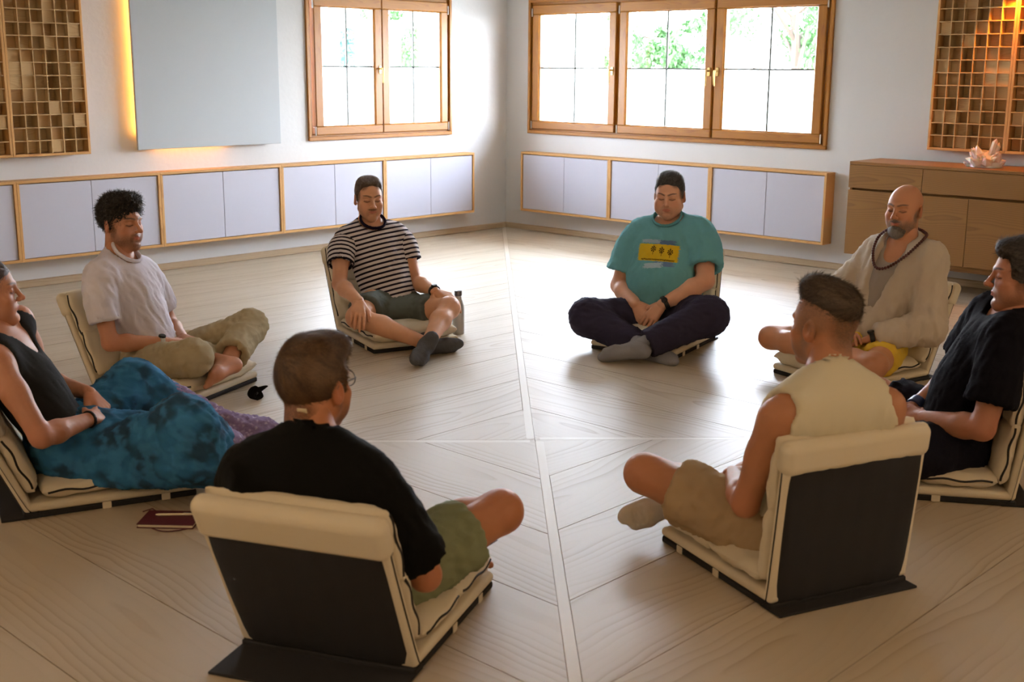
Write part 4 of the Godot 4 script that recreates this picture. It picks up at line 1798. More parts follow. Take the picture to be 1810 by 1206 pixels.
		for i in 4:
			var kn: Vector3 = w + (f * kf[i] + t * kx[i]) * hs
			F.cap(w + t * kx[i] * 0.45 * hs + f * 0.012 * hs, kn, 0.0155 * hs, 0.0115 * hs, 0.010)
			var dir: Vector3 = (f + t * kx[i] * float(S.get("spread", 3.0))).normalized()
			var p := kn
			var ang := 0.0
			for j in 3:
				ang += curl[j] * (1.0 + 0.12 * i)
				var dd: Vector3 = (dir * cos(ang) - d * sin(ang)).normalized()
				var e: Vector3 = p + dd * seg[i][j] * hs
				F.cap(p, e, (0.0096 - 0.0009 * j) * hs, (0.0088 - 0.0011 * j) * hs, 0.004 if j == 0 else 0.003)
				p = e
		# thumb
		var b0 := w + (f * 0.022 + t * 0.024 - d * 0.008) * hs
		var b1 := b0 + (f * 0.72 + t * 0.62 - d * 0.25).normalized() * 0.045 * hs
		var b2 := b1 + (f * 0.90 + t * 0.22 - d * 0.25).normalized() * 0.032 * hs
		var b3 := b2 + (f * 0.96 + t * 0.0 - d * 0.35).normalized() * 0.026 * hs
		F.cap(b0, b1, 0.0175 * hs, 0.0125 * hs, 0.012)
		F.cap(b1, b2, 0.0115 * hs, 0.0105 * hs, 0.004)
		F.cap(b2, b3, 0.0105 * hs, 0.0082 * hs, 0.003)
		return F.skin()

	func foot(s: String, g: float, toes: bool) -> Array:
		var a := v(s + "a")
		var t := v(s + "t")
		var f := (t - a).normalized()
		var u0 := (v(s + "k") - a).normalized()
		if S.has(s + "sole"):
			u0 = -(S[s + "sole"] as Vector3)
		var u := (u0 - f * u0.dot(f)).normalized()
		var r := f.cross(u)
		var mid := (a + t) * 0.5
		var F := Field.new(mid - Vector3.ONE * 0.2, mid + Vector3.ONE * 0.2, 0.0055)
		var heel := a - f * 0.032 - u * 0.028
		F.ell(heel, Vector3.ONE * (0.034 + g), 0.03)
		F.cap(a + u * 0.05, a, 0.034 + g, 0.035 + g, 0.02)
		F.cap(a, a.lerp(t, 0.55) - u * 0.012, 0.036 + g, 0.032 + g, 0.03)
		F.cap(heel, t - f * 0.05 - u * 0.022, 0.028 + g, 0.026 + g, 0.03)
		F.cap(t - f * 0.065 + r * 0.018 - u * 0.014, t - f * 0.01 + r * 0.018 - u * 0.018, 0.027 + g, 0.021 + g, 0.02, u, 1.3)
		F.cap(t - f * 0.065 - r * 0.018 - u * 0.014, t - f * 0.022 - r * 0.02 - u * 0.018, 0.027 + g, 0.020 + g, 0.02, u, 1.3)
		if toes:
			var big := -1.0 if s == "R" else 1.0
			for i in 5:
				var x := (0.032 - 0.0155 * i) * big
				var p := t - f * (0.012 + 0.007 * i) + r * x - u * 0.02
				F.cap(p - f * 0.012, p + f * (0.026 - 0.0035 * i), 0.0135 - 0.0011 * i if i == 0 else 0.0098, 0.0115 if i == 0 else 0.0082, 0.003)
		else:
			F.cap(t - f * 0.02 + r * 0.012 - u * 0.02, t + f * 0.012 + r * 0.012 - u * 0.02, 0.021 + g, 0.017 + g, 0.03, u, 1.2)
		return F.skin()

	# ---- head, in its own axes: x to the left, y up, z forward, origin between the ears

	func head() -> Array:
		var fat: float = S.get("fat", 0.0)
		var nose: float = S.get("nose", 1.0)
		var jw: float = S.get("jaw", 1.0)
		var F := Field.new(Vector3(-0.125, -0.215, -0.135), Vector3(0.125, 0.15, 0.155), 0.0036)
		F.ell(Vector3(0, 0.042, -0.010), Vector3(0.0745, 0.084, 0.097), 0.0)
		F.ell(Vector3(0, 0.006, 0.034), Vector3(0.064 + fat, 0.082, 0.060), 0.03)
		F.ell(Vector3(0, -0.055, 0.044), Vector3((0.047 + fat) * jw, 0.050 + fat * 0.4, 0.047), 0.025)
		for s: float in [-1.0, 1.0]:
			F.cap(Vector3(s * (0.050 + fat) * jw, -0.050, 0.012), Vector3(s * 0.012, -0.092, 0.082), 0.018, 0.016, 0.03)
			F.ell(Vector3(s * (0.044 + fat * 0.6), -0.016, 0.064), Vector3(0.024, 0.020, 0.022), 0.02)
			F.ell(Vector3(s * (0.036 + fat), -0.050, 0.060), Vector3(0.024 + fat, 0.026 + fat, 0.026), 0.03)
		F.ell(Vector3(0, -0.096, 0.080), Vector3(0.021 * jw, 0.015, 0.017), 0.02)
		# brow, sockets, closed lids
		for s: float in [-1.0, 1.0]:
			F.cap(Vector3(s * 0.010, 0.034, 0.093), Vector3(s * 0.046, 0.033, 0.078), 0.0085, 0.0075, 0.012)
			F.ell(Vector3(s * 0.031, 0.015, 0.101), Vector3(0.0185, 0.0115, 0.014), 0.010, Basis.IDENTITY, true)
			F.ell(Vector3(s * 0.031, 0.0135, 0.0785), Vector3(0.0155, 0.0115, 0.0135), 0.004)
		# nose
		F.cap(Vector3(0, 0.026, 0.093), Vector3(0, -0.014, 0.110 + 0.008 * nose), 0.0075, 0.0088, 0.010)
		F.ell(Vector3(0, -0.019, 0.1125 + 0.009 * nose), Vector3(0.0110, 0.0100, 0.0110), 0.008)
		for s: float in [-1.0, 1.0]:
			F.ell(Vector3(s * 0.0125, -0.0235, 0.1045 + 0.004 * nose), Vector3(0.0078, 0.0078, 0.0105), 0.006)
			F.ell(Vector3(s * 0.0062, -0.0315, 0.1105 + 0.006 * nose), Vector3(0.0035, 0.0035, 0.0050), 0.003, Basis.IDENTITY, true)
		# mouth
		F.ell(Vector3(0, -0.050, 0.087), Vector3(0.030, 0.020, 0.014), 0.012)
		for s: float in [-1.0, 1.0]:
			F.cap(Vector3(s * 0.004, -0.0478, 0.1015), Vector3(s * 0.023, -0.0515, 0.0915), 0.0052, 0.0030, 0.003)
			F.cap(Vector3(0, -0.0575, 0.1000), Vector3(s * 0.022, -0.0535, 0.0915), 0.0062, 0.0030, 0.004)
		F.cap(Vector3(-0.022, -0.0524, 0.1045), Vector3(0.022, -0.0524, 0.1045), 0.0016, 0.0016, 0.002, Vector3.ZERO, 1.0, false, true)
		F.ell(Vector3(0, -0.0715, 0.101), Vector3(0.022, 0.006, 0.008), 0.006, Basis.IDENTITY, true)
		# ears
		for s: float in [-1.0, 1.0]:
			var eb := Basis(Vector3.UP, s * 0.42) * Basis(Vector3.RIGHT, -0.2)
			var ec := Vector3(s * (0.0785 + fat * 0.5), 0.002, -0.010)
			F.ell(ec, Vector3(0.0075, 0.032, 0.0185), 0.004, eb)
			F.ell(ec + Vector3(s * 0.008, 0.004, 0.003), Vector3(0.006, 0.021, 0.0105), 0.003, eb, true)
			F.ell(ec + Vector3(-s * 0.003, -0.025, 0.006), Vector3(0.0065, 0.010, 0.008), 0.005)
			F.ell(ec + Vector3(s * 0.001, -0.004, 0.014), Vector3(0.0045, 0.007, 0.004), 0.003)
		# neck down to the trunk
		var nk := hx.affine_inverse() * (v("NK") + up * 0.005)
		var nr: float = S.get("neck", 0.056)
		F.cap(Vector3(0, -0.035, -0.022), nk, nr * 0.97, nr * 0.98, 0.028)
		F.cap(Vector3(0, -0.075, 0.028), nk + Vector3(0, 0.03, 0.035), 0.030, 0.030, 0.03)
		return F.skin()

	func spot(K: Hull, from: int, c: Vector3, r: Vector3, col: Color, amount: float, soft := 0.35, speck := 0.0) -> void:
		var inv := hx.affine_inverse()
		var lc := lin(col)
		for i in range(from, K.v.size()):
			var p := inv * K.v[i]
			var q := ((p - c) / r).length()
			if q > 1.0 + soft:
				continue
			var w := amount * smoothstep(1.0 + soft, 1.0 - soft, q)
			if speck > 0.0:
				w *= clampf(1.0 + speck * 2.2 * nz.get_noise_3dv(p * 260.0), 0.0, 1.2)
			K.c[i] = K.c[i].lerp(lc, clampf(w, 0.0, 1.0))

	func paint_head(K: Hull, from: int, base: Color) -> void:
		_fill(K, from, base)
		var red: Color = (S.skin as Color).lerp(Color(0.70, 0.36, 0.27), 0.2)
		spot(K, from, Vector3(0, -0.02, 0.115), Vector3(0.022, 0.022, 0.02), red, 0.7)
		for s: float in [-1.0, 1.0]:
			spot(K, from, Vector3(s * 0.044, -0.022, 0.075), Vector3(0.024, 0.022, 0.03), red, 0.55, 0.5)
			spot(K, from, Vector3(s * 0.082, 0.0, -0.008), Vector3(0.016, 0.034, 0.022), red, 0.9)
			spot(K, from, Vector3(s * 0.031, 0.008, 0.088), Vector3(0.018, 0.009, 0.02), (S.skin as Color).lerp(Color(0.5, 0.3, 0.26), 0.35), 0.7)
		var lips: Color = (S.skin as Color).lerp(Color(0.66, 0.30, 0.28), 0.55)
		spot(K, from, Vector3(0, -0.0528, 0.102), Vector3(0.024, 0.0095, 0.02), lips, 0.85, 0.25)
		for b: Array in S.get("paint", []):
			for s: float in ([1.0, -1.0] if b[0] else [1.0]):
				spot(K, from, (b[1] as Vector3) * Vector3(s, 1, 1), b[2], b[3], b[4], b[5], b[6])
		# brows and lash lines
		var hc: Color = S.get("brow", S.hair)
		for s: float in [-1.0, 1.0]:
			for j in 6:
				var t := j / 5.0
				spot(K, from, Vector3(s * lerpf(0.013, 0.047, t), 0.0345 + 0.006 * sin(t * 2.2), 0.096 - 0.018 * t * t), Vector3(0.0075, 0.0045 - 0.0012 * t, 0.016), hc, 0.62, 0.4)
				spot(K, from, Vector3(s * lerpf(0.018, 0.045, t), 0.0075 - 0.0035 * sin(t * PI), 0.092 - 0.012 * t * t), Vector3(0.0042, 0.0022, 0.014), hc.darkened(0.4), 0.75, 0.5)

	# ---- hair

	func hair() -> void:
		if not S.has("locks"):
			return
		var F := Field.new(Vector3(-0.13, -0.13, -0.15), Vector3(0.13, 0.19, 0.155), 0.0040)
		for l: Array in S.locks:
			if l[0] == "ell":
				F.ell(l[1], l[2], l[3])
			elif l[0] == "cap":
				F.cap(l[1], l[2], l[3], l[4], 0.015)
			elif l[0] == "minus":
				F.ell(l[1], l[2], 0.006 if l[3] == 0 else float(l[3]), Basis.IDENTITY, true)
			elif l[0] == "cut":
				var n: Vector3 = l[1]
				F.cut(n.normalized(), (l[2] as Vector3).dot(n.normalized()))
		var K := Hull.new()
		K.add(F.skin())
		K.normals()
		var st: Dictionary = S.get("strands", {})
		var curl: float = st.get("curl", 0.0)
		var amp: float = st.get("rough", 0.003)
		var comb: Vector3 = st.get("comb", Vector3(0, -0.3, -1))
		var col := lin(S.hair)
		var col2 := lin(S.get("hair_light", (S.hair as Color).lightened(0.18)))
		var grey: Array = st.get("grey", [])
		for i in K.v.size():
			var p := K.v[i]
			var t := (comb - K.n[i] * comb.dot(K.n[i])).normalized()
			var side := t.cross(K.n[i])
			var q := Vector3(p.dot(side) * 210.0, p.dot(t) * 16.0, p.y * 9.0)
			if curl > 0.0:
				q = p * 75.0
			var w := nz.get_noise_3dv(q)
			K.v[i] = p + K.n[i] * (amp * (w * (1.4 if curl > 0.5 else 0.7) + 0.1))
			var shade := clampf(0.35 + w * 1.1, 0.0, 1.0)
			K.c[i] = col.lerp(col2, shade)
			for g: Array in grey:
				var gc: Vector3 = g[0]
				var gr: Vector3 = g[1]
				var qq := ((p - gc) / gr).length()
				if qq < 1.0:
					K.c[i] = K.c[i].lerp(lin(g[2]), g[3] * (1.0 - qq * qq * 0.6))
		K.normals()
		# loose strands over the surface
		var count: int = int(st.get("count", 1400)) * 5
		var ln: float = st.get("length", 0.022)
		var m := K.v.size()
		var pv := K.v.duplicate()
		var pn := K.n.duplicate()
		for j in count:
			var i := rng.randi() % m
			var n := pn[i]
			var t := (comb - n * comb.dot(n)).normalized()
			t = (t + Vector3(rng.randfn(), rng.randfn(), rng.randfn()) * (0.22 + curl)).normalized()
			var side := t.cross(n).normalized() * 0.00055
			var p0 := pv[i] - n * 0.002
			var k := ln * rng.randf_range(0.5, 1.3)
			var lift: float = st.get("lift", 0.3)
			var p1 := p0 + t * k * 0.5 + n * k * 0.28 * lift
			var p2 := p0 + t * k + n * k * 0.1 * lift
			if curl > 0.5:
				p1 = p0 + t * k * 0.55 + n * k * 0.55
				p2 = p0 + t * k * 0.75 + n * k * 0.05
			var b := K.v.size()
			var cc: Color = K.c[i] * rng.randf_range(0.75, 1.35)
			for q: Array in [[p0 - side, n], [p0 + side, n], [p1 - side * 0.8, n], [p1 + side * 0.8, n], [p2, n]]:
				K.v.append(q[0])
				K.n.append(q[1])
				K.c.append(cc)
				K.uv.append(Vector2.ZERO)
			K.idx.append_array([b, b + 2, b + 1, b + 1, b + 2, b + 3, b + 2, b + 4, b + 3])
		for i in K.v.size():
			K.v[i] = hx * K.v[i]
			K.n[i] = hb * K.n[i]
		out.append(["hair", K, "hair", ""])

	# ---- clothes

	func folds(K: Hull, amp: float, along: Vector3, f_along: float, f_across: float, sharp := 1.0, from := 0, calm := Vector3.INF) -> void:
		K.normals()
		var a := along.normalized()
		var b := a.cross(Vector3(0.31, 0.17, 0.93)).normalized()
		var c := a.cross(b)
		for i in range(from, K.v.size()):
			var p := K.v[i]
			var q := Vector3(p.dot(b) * f_across, p.dot(a) * f_along, p.dot(c) * f_across)
			var w := nz.get_noise_3dv(q)
			var r := (0.35 - absf(w)) * sharp + w * (1.0 - sharp) * 0.6
			var w2 := nz.get_noise_3dv(q * 2.3 + Vector3(7, 3, 1))
			var still := 1.0 if calm == Vector3.INF else smoothstep(0.085, 0.20, p.distance_to(calm))
			K.v[i] = p + K.n[i] * amp * still * maxf(r + 0.35 * w2 + 0.22, -0.25)
		K.normals()

	func finish(called: String, K: Hull, c: Dictionary, mat: String, parent := "") -> void:
		K.tint(lin(c.color))
		if c.has("mottle"):
			for i in K.v.size():
				var p := K.v[i]
				var w := smoothstep(0.25, 0.75, 0.5 + 0.9 * nz.get_noise_3dv(p * 6.5))
				var w2 := smoothstep(0.35, 0.75, 0.45 + 1.1 * nz.get_noise_3dv(p * 15.0 + Vector3(9, 2, 4)))
				K.c[i] = K.c[i].lerp(lin(c.mottle[0]), w * 0.7).lerp(lin(c.mottle[1]), w2 * 0.6)
		out.append([called, K, mat, parent])

	func collar_frame() -> Array:
		# middle and normal of the neckline: high at the nape, low at the throat
		var ax := (v("HD") - v("NK")).normalized()
		return [v("NK") - up * 0.006 + fw * 0.020, (ax + fw * 0.62).normalized()]

	func neck_hole(F: Field, r: float, front: float) -> void:
		var cf := collar_frame()
		var a: Vector3 = cf[0]
		var n: Vector3 = cf[1]
		F.cap(a + n * 0.22 - fw * 0.05, a + n * 0.004, r + 0.02, r, 0.004, Vector3.ZERO, 1.0, true, true)
		if front > 0.0:
			F.cap(a + fw * (0.05) - up * front * 0.25, a + fw * (0.13) - up * front, r * 0.8, r * 0.72, 0.01, Vector3.ZERO, 1.0, false, true)

	func trace_neckline(F: Field, r: float) -> void:
		# where the round neck opening leaves the cloth, all the way round
		var cf := collar_frame()
		var n: Vector3 = cf[1]
		var sy := n.cross(rt).normalized()
		neckline = PackedVector3Array()
		var hs := PackedFloat32Array()
		for i in 28:
			var an := TAU * i / 28.0
			var o: Vector3 = (cf[0] as Vector3) + (rt * cos(an) + sy * sin(an)) * (r + 0.003)
			var t := 0.10
			while t > 0.0 and F.at(o + n * t) > 0.0:
				t -= 0.003
			hs.append(t)
		for i in 28:
			var an := TAU * i / 28.0
			var t := (hs[(i + 26) % 28] + hs[(i + 27) % 28] + hs[i] + hs[(i + 1) % 28] + hs[(i + 2) % 28]) / 5.0
			neckline.append((cf[0] as Vector3) + (rt * cos(an) + sy * sin(an)) * (r + 0.003) + n * (t + 0.002))

	func shirt(c: Dictionary) -> void:
		var bb := bounds(["HC", "NK", "Ls", "Rs"], 0.26)
		var F := Field.new(bb[0], bb[1], 0.0105)
		var g: float = c.get("loose", 0.014)
		trunk(F, g, 0.06)
		var sl: float = c.get("sleeve", 0.55)
		if sl > 0.0 and not c.has("split"):
			for s: String in ["L", "R"]:
				sleeve(F, s, sl, g, c)
		elif sl <= 0.0:
			# sleeveless: the armholes
			for s: String in ["L", "R"]:
				var sh := v(s + "s")
				var o := (sh - v("NK")).normalized()
				F.cap(sh + o * 0.012 + up * 0.03 - o * 0.0, v(s + "e").lerp(sh, 0.3) + o * 0.05, c.get("armhole", 0.064), 0.075, 0.01, Vector3.ZERO, 1.0, false, true)
		trace_neckline(F, c.get("neck", 0.068))
		neck_hole(F, c.get("neck", 0.068), c.get("scoop", 0.0))
		if c.has("open"):
			# open front: a slot from the throat to the lap
			var wd: float = c.open
			F.cap(v("NK") + fw * 0.13 - up * 0.02, v("HC").lerp(v("NK"), 0.35) + fw * (0.17 + float(S.get("belly", 0.0))), wd, wd * 0.8, 0.01, Vector3.ZERO, 1.0, false, true)
		F.cut(-up, -up.dot(v("HC") - up * c.get("hem", 0.03)))
		var K := Hull.new()
		K.add(F.skin())
		folds(K, c.get("fold", 0.012), up + rt * 0.25, c.get("f_along", 5.0), c.get("f_across", 14.0), 0.6, 0, v("NK"))
		if c.has("uv"):
			for i in K.v.size():
				var p := B.transposed() * (K.v[i] - v("HC"))
				K.uv[i] = Vector2(p.x, p.y)
				if c.uv == "front":
					K.uv[i] = Vector2(0.5 + (p.x - float(c.get("print_x", 0.0))) / 0.30, 0.5 - (p.y - float(c.print_y)) / 0.30) if K.n[i].dot(fw) > 0.1 else Vector2.ZERO
		finish(c.get("name", "shirt"), K, c, c.mat)
		if c.has("split") and sl > 0.0:
			for s: String in ["L", "R"]:
				var b2 := bounds([s + "s", s + "e"], 0.12)
				var F2 := Field.new(b2[0], b2[1], 0.009)
				sleeve(F2, s, sl, g + 0.001, c)
				var K2 := Hull.new()
				K2.add(F2.skin())
				var ax := (v(s + "e") - v(s + "s")).normalized()
				folds(K2, c.get("fold", 0.012) * 0.6, ax, 6.0, 16.0, 0.5)
				for i in K2.v.size():
					var p := K2.v[i] - v(s + "s")
					K2.uv[i] = Vector2(p.dot(fw), p.dot(ax) + 0.006)
				finish("sleeve", K2, c, c.mat, c.get("name", "shirt"))
		if c.has("collar"):
			ring(c)

	func sleeve(F: Field, s: String, sl: float, g: float, c: Dictionary) -> void:
		var sh := v(s + "s")
		var e := v(s + "e")
		var r: float = 0.053 * float(S.get("arm", 1.0)) + g
		if sl <= 1.0:
			var m := sh.lerp(e, sl)
			F.cap(sh.lerp(v("NK"), 0.30) - up * 0.01, sh.lerp(e, sl * 0.5), r + 0.003, r + 0.004, 0.04)
			F.cap(sh.lerp(e, sl * 0.3), m - Vector3(0, 0.004, 0), r + 0.002, r + c.get("flare", 0.006), 0.02, Vector3.ZERO, 1.0, true)
			# hem: hollow round the arm
			F.cap(m - (e - sh).normalized() * 0.010, m + (e - sh).normalized() * 0.05, r - g + 0.006, r - g + 0.005, 0.0, Vector3.ZERO, 1.0, false, true)
		else:
			var w := v(s + "w")
			var m := e.lerp(w, sl - 1.0)
			F.cap(sh.lerp(v("NK"), 0.2), e, r + 0.002, r - 0.004, 0.022)
			F.ell(e - Vector3(0, 0.012, 0), Vector3.ONE * r, 0.02)
			F.cap(e, m, r - 0.002, r - 0.018, 0.02, Vector3.ZERO, 1.0, true)

	func ring(c: Dictionary) -> void:
		# ribbed collar lying round the foot of the neck
		var K := Hull.new()
		var F: Field
		var n: Vector3 = collar_frame()[1]
		var ce := Vector3.ZERO
		for p in neckline:
			ce += p / neckline.size()
		F = Field.new(ce - Vector3.ONE * 0.14, ce + Vector3.ONE * 0.14, 0.005)
		for i in neckline.size():
			F.cap(neckline[i], neckline[(i + 1) % neckline.size()], 0.0070, 0.0070, 0.003, n, 0.7)
		K.add(F.skin())
		K.normals()
		K.tint(lin(c.collar))
		out.append(["collar", K, "cloth", c.get("name", "shirt")])

	func trousers(c: Dictionary) -> void:
		# shorts and trousers: t = how far down the leg (0..1 thigh, 1..2 shin)
		var names := ["HC", "Lh", "Rh", "Lk", "Rk"]
		var t: float = c.length
		if t > 1.0:
			names += ["La", "Ra"]
		var bb := bounds(names, 0.2)
		var F := Field.new(bb[0], bb[1], 0.0105)
		var g: float = c.get("loose", 0.02)
		var lw: float = S.get("leg", 1.0)
		var bw: float = S.get("build", 1.0)
		F.ell(v("HC") + up * 0.005, Vector3(0.150 * bw + g, 0.115 + g, 0.112 * bw + float(S.get("belly", 0.0)) * 0.3 + g), 0.05, B)
		F.ell(v("HC") + fw * 0.06 - Vector3(0, 0.05, 0), Vector3(0.13 * bw, 0.065, 0.12), 0.05, B)
		for s: String in ["L", "R"]:
			var h := v(s + "h")
			var k := v(s + "k")
			var an := v(s + "a")
			var r0 := 0.088 * lw + g
			var r1 := 0.060 * lw + g
			if t <= 1.0:
				var m := h.lerp(k, t)
				F.cap(h, m, r0 + 0.004, lerpf(r0, r1, t) + c.get("flare", 0.008), 0.04, Vector3.ZERO, 1.0, true)
				if c.has("cuff"):
					F.cap(h.lerp(k, t - 0.14), m, lerpf(r0, r1, t) + c.get("flare", 0.008) + 0.007, lerpf(r0, r1, t) + c.get("flare", 0.008) + 0.007, 0.002, Vector3.ZERO, 1.0, true)
			else:
				F.cap(h, k, r0 + 0.004, r1 + 0.006, 0.05)
				F.ell(k, Vector3.ONE * (r1 + 0.004), 0.03)
				var m := k.lerp(an, t - 1.0)
				F.cap(k, m, r1 + 0.004, 0.040 * lw + g + c.get("flare", 0.008), 0.04, Vector3.ZERO, 1.0, true)
				F.cap(m - (an - k).normalized() * 0.012, m + (an - k).normalized() * 0.05, 0.038 * lw + 0.012, 0.038 * lw + 0.01, 0.0, Vector3.ZERO, 1.0, false, true)
		F.cut(up, up.dot(v("HC") + up * c.get("waist", 0.10)))
		var K := Hull.new()
		K.add(F.skin())
		folds(K, c.get("fold", 0.014), rt + fw * 0.2, 7.0, 15.0, 0.6)
		finish(c.get("name", "trousers"), K, c, "cloth")

	func socks(c: Dictionary) -> void:
		for s: String in ["L", "R"]:
			var K := Hull.new()
			K.add(foot(s, 0.003, false))
			if c.get("high", 0.0) > 0.0:
				var a := v(s + "a")
				var b := a.lerp(v(s + "k"), c.high)
				var lw: float = S.get("leg", 1.0)
				var F := Field.new(a.min(b) - Vector3.ONE * 0.08, a.max(b) + Vector3.ONE * 0.08, 0.006)
				F.cap(a, b, 0.037 * lw + 0.002, 0.040 * lw + 0.005, 0.01, Vector3.ZERO, 1.0, true)
				K.add(F.skin())
			folds(K, 0.003, Vector3.UP, 20.0, 34.0, 0.5)
			finish("sock", K, c, "cloth")

	func band(c: Dictionary) -> void:
		# something worn round the wrist
		var s: String = c.side
		var w := v(s + "w")
		var e := v(s + "e")
		var ax := (w - e).normalized()
		var at := w + ax * float(c.get("at", -0.018))
		var r: float = 0.0285 * float(S.get("arm", 1.0)) + 0.0025
		var K := Hull.new()
		var wd: float = c.get("width", 0.022)
		var F := Field.new(at - Vector3.ONE * 0.06, at + Vector3.ONE * 0.06, 0.003)
		F.cap(at - ax * wd * 0.5, at + ax * wd * 0.5, r + 0.004, r + 0.004, 0.0)
		F.cut(ax, ax.dot(at + ax * wd * 0.5))
		F.cut(-ax, -ax.dot(at - ax * wd * 0.5))
		K.add(F.skin())
		K.normals()
		finish(c.get("name", "watch_strap"), K, c, "rubber")
		if c.has("dial"):
			var dn: Vector3 = S.get(s + "back", Vector3(0, 1, 0))
			var d := (dn - ax * dn.dot(ax)).normalized()
			var q := at + d * (r + 0.004)
			var F2 := Field.new(q - Vector3.ONE * 0.035, q + Vector3.ONE * 0.035, 0.0026)
			F2.cap(q - d * 0.004, q + d * 0.003, 0.0175, 0.0165, 0.0)
			F2.cut(d, d.dot(q + d * 0.0045))
			F2.cut(-d, -d.dot(q - d * 0.006))
			var K2 := Hull.new()
			K2.add(F2.skin())
			K2.normals()
			K2.tint(lin(c.dial))
			out.append(["watch", K2, "rubber", ""])

	func beads(c: Dictionary) -> void:
		# a string of beads hanging from the neck on to the chest
		var K := Hull.new()
		var a := v("NK") + up * 0.03 - fw * 0.05
		var n := 64
		var g := Geo.new()
		var pts := PackedVector3Array()
		var F0 := Field.new(v("NK") - Vector3.ONE * 0.3, v("NK") + Vector3.ONE * 0.3, 0.012)
		trunk(F0, float(c.get("over", 0.034)), 0.06)
		for i in n:
			var an := TAU * i / n
			var s := sin(an)
			var q := cos(an)
			# back of the neck at q = 1, breastbone at q = -1
			var dn := (1.0 - q) * 0.5
			var p: Vector3 = a + rt * s * (0.082 + 0.012 * sin(dn * PI)) + fw * (dn * 0.165 + float(c.get("out", 0.02)) * sin(dn * PI * 0.5)) - up * (dn * dn * c.get("drop", 0.15))
			var away := (fw * dn + rt * s * 0.35 + up * (1.05 - dn) * 0.8).normalized()
			for tries in 40:
				if F0.at(p) > 0.002:
					break
				p += away * 0.004
			pts.append(p)
		for pass_ in 3:
			var q := pts.duplicate()
			for i in n:
				q[i] = pts[i] * 0.5 + (pts[(i + 1) % n] + pts[(i + n - 1) % n]) * 0.25
			pts = q
		# string the beads evenly
		var step := 0.0142
		var left := 0.0
		for i in n:
			var a0 := pts[i]
			var a1 := pts[(i + 1) % n]
			var ln := a0.distance_to(a1)
			while left < ln:
				g.xf = Transform3D(Basis.IDENTITY, a0.lerp(a1, left / ln))
				g.lathe(PackedVector2Array([Vector2(0.0001, 0.0082), Vector2(0.0058, 0.0058), Vector2(0.0082, 0.0), Vector2(0.0058, -0.0058), Vector2(0.0001, -0.0082)]), 8)
				left += step
			left -= ln
		K.v = g.v
		K.n = g.n
		K.uv = g.uv
		K.idx = g.idx
		K.c.resize(K.v.size())
		finish("bead_necklace", K, c, "rubber")
		var F := Field.new(a - Vector3.ONE * 0.09, a + Vector3.ONE * 0.09, 0.004)
		var t0 := a - fw * 0.012 - rt * 0.04
		F.cap(t0, t0 - fw * 0.035 - rt * 0.005, 0.005, 0.013, 0.0)
		F.cap(t0, t0 - fw * 0.02 + up * 0.012, 0.006, 0.007, 0.004)
		var K2 := Hull.new()
		K2.add(F.skin())
		K2.normals()
		K2.tint(lin(Color(0.93, 0.62, 0.16)))
		out.append(["tassel", K2, "cloth", "bead_necklace"])

	func glasses(_c: Dictionary) -> void:
		var g := Geo.new()
		g.xf = hx
		for s: float in [-1.0, 1.0]:
			var path := PackedVector3Array()
			for i in 25:
				var an := TAU * i / 24.0
				path.append(Vector3(s * 0.034 + cos(an) * 0.024, 0.012 + sin(an) * 0.0215, 0.112 - 0.006 * absf(s * 0.034 + cos(an) * 0.024) / 0.05))
			g.tube(path, 0.0014, 6, false)
			g.tube(PackedVector3Array([Vector3(s * 0.058, 0.018, 0.105), Vector3(s * 0.072, 0.02, 0.085), Vector3(s * 0.079, 0.021, 0.02), Vector3(s * 0.080, 0.018, -0.008), Vector3(s * 0.078, 0.0, -0.022)]), 0.0016, 6)
		g.tube(PackedVector3Array([Vector3(-0.010, 0.016, 0.1125), Vector3(0, 0.020, 0.116), Vector3(0.010, 0.016, 0.1125)]), 0.0014, 6)
		var K := Hull.new()
		K.v = g.v
		K.n = g.n
		K.uv = g.uv
		K.idx = g.idx
		K.c.resize(K.v.size())
		K.tint(lin(Color(0.25, 0.24, 0.24)))
		out.append(["glasses_frame", K, "rubber", ""])
		var g2 := Geo.new()
		g2.xf = hx
		for s: float in [-1.0, 1.0]:
			var ce := Vector3(s * 0.034, 0.012, 0.1085)
			for i in 20:
				var a0 := TAU * i / 20.0
				var a1 := TAU * (i + 1) / 20.0
				g2.tri(ce, ce + Vector3(cos(a0) * 0.0235, sin(a0) * 0.021, 0), ce + Vector3(cos(a1) * 0.0235, sin(a1) * 0.021, 0), Vector3(0, 0, 1))
		var K2 := Hull.new()
		K2.v = g2.v
		K2.n = g2.n
		K2.uv = g2.uv
		K2.idx = g2.idx
		K2.c.resize(K2.v.size())
		K2.tint(Color.WHITE)
		out.append(["lenses", K2, "glass", "glasses_frame"])

	func skirt(c: Dictionary) -> void:
		var bb := bounds(["HC", "Lk", "Rk", "La", "Ra"], 0.24)
		var F := Field.new(bb[0], bb[1], 0.009)
		F.ell(v("HC") + up * 0.03, Vector3(0.165, 0.135, 0.125), 0.05, B)
		for s: String in ["L", "R"]:
			var h := v(s + "h")
			var k := v(s + "k")
			var an := v(s + "a")
			F.cap(h, k, 0.102, 0.085, 0.05)
			F.cap(k, k.lerp(an, 0.42) - Vector3(0, 0.01, 0), 0.086, 0.085, 0.06, Vector3.ZERO, 1.0, true)
		# cloth sagging between the knees and hanging at the near side
		F.cap(v("HC") + fw * 0.1, v("Lk").lerp(v("Rk"), 0.5) - Vector3(0, 0.10, 0), 0.085, 0.06, 0.06)
		var side := (v("Rh") - v("Lh")).normalized()
		F.cap(v("Rh") + side * 0.03 - Vector3(0, 0.03, 0), v("Rk") + side * 0.03 - Vector3(0, 0.11, 0), 0.075, 0.085, 0.07)
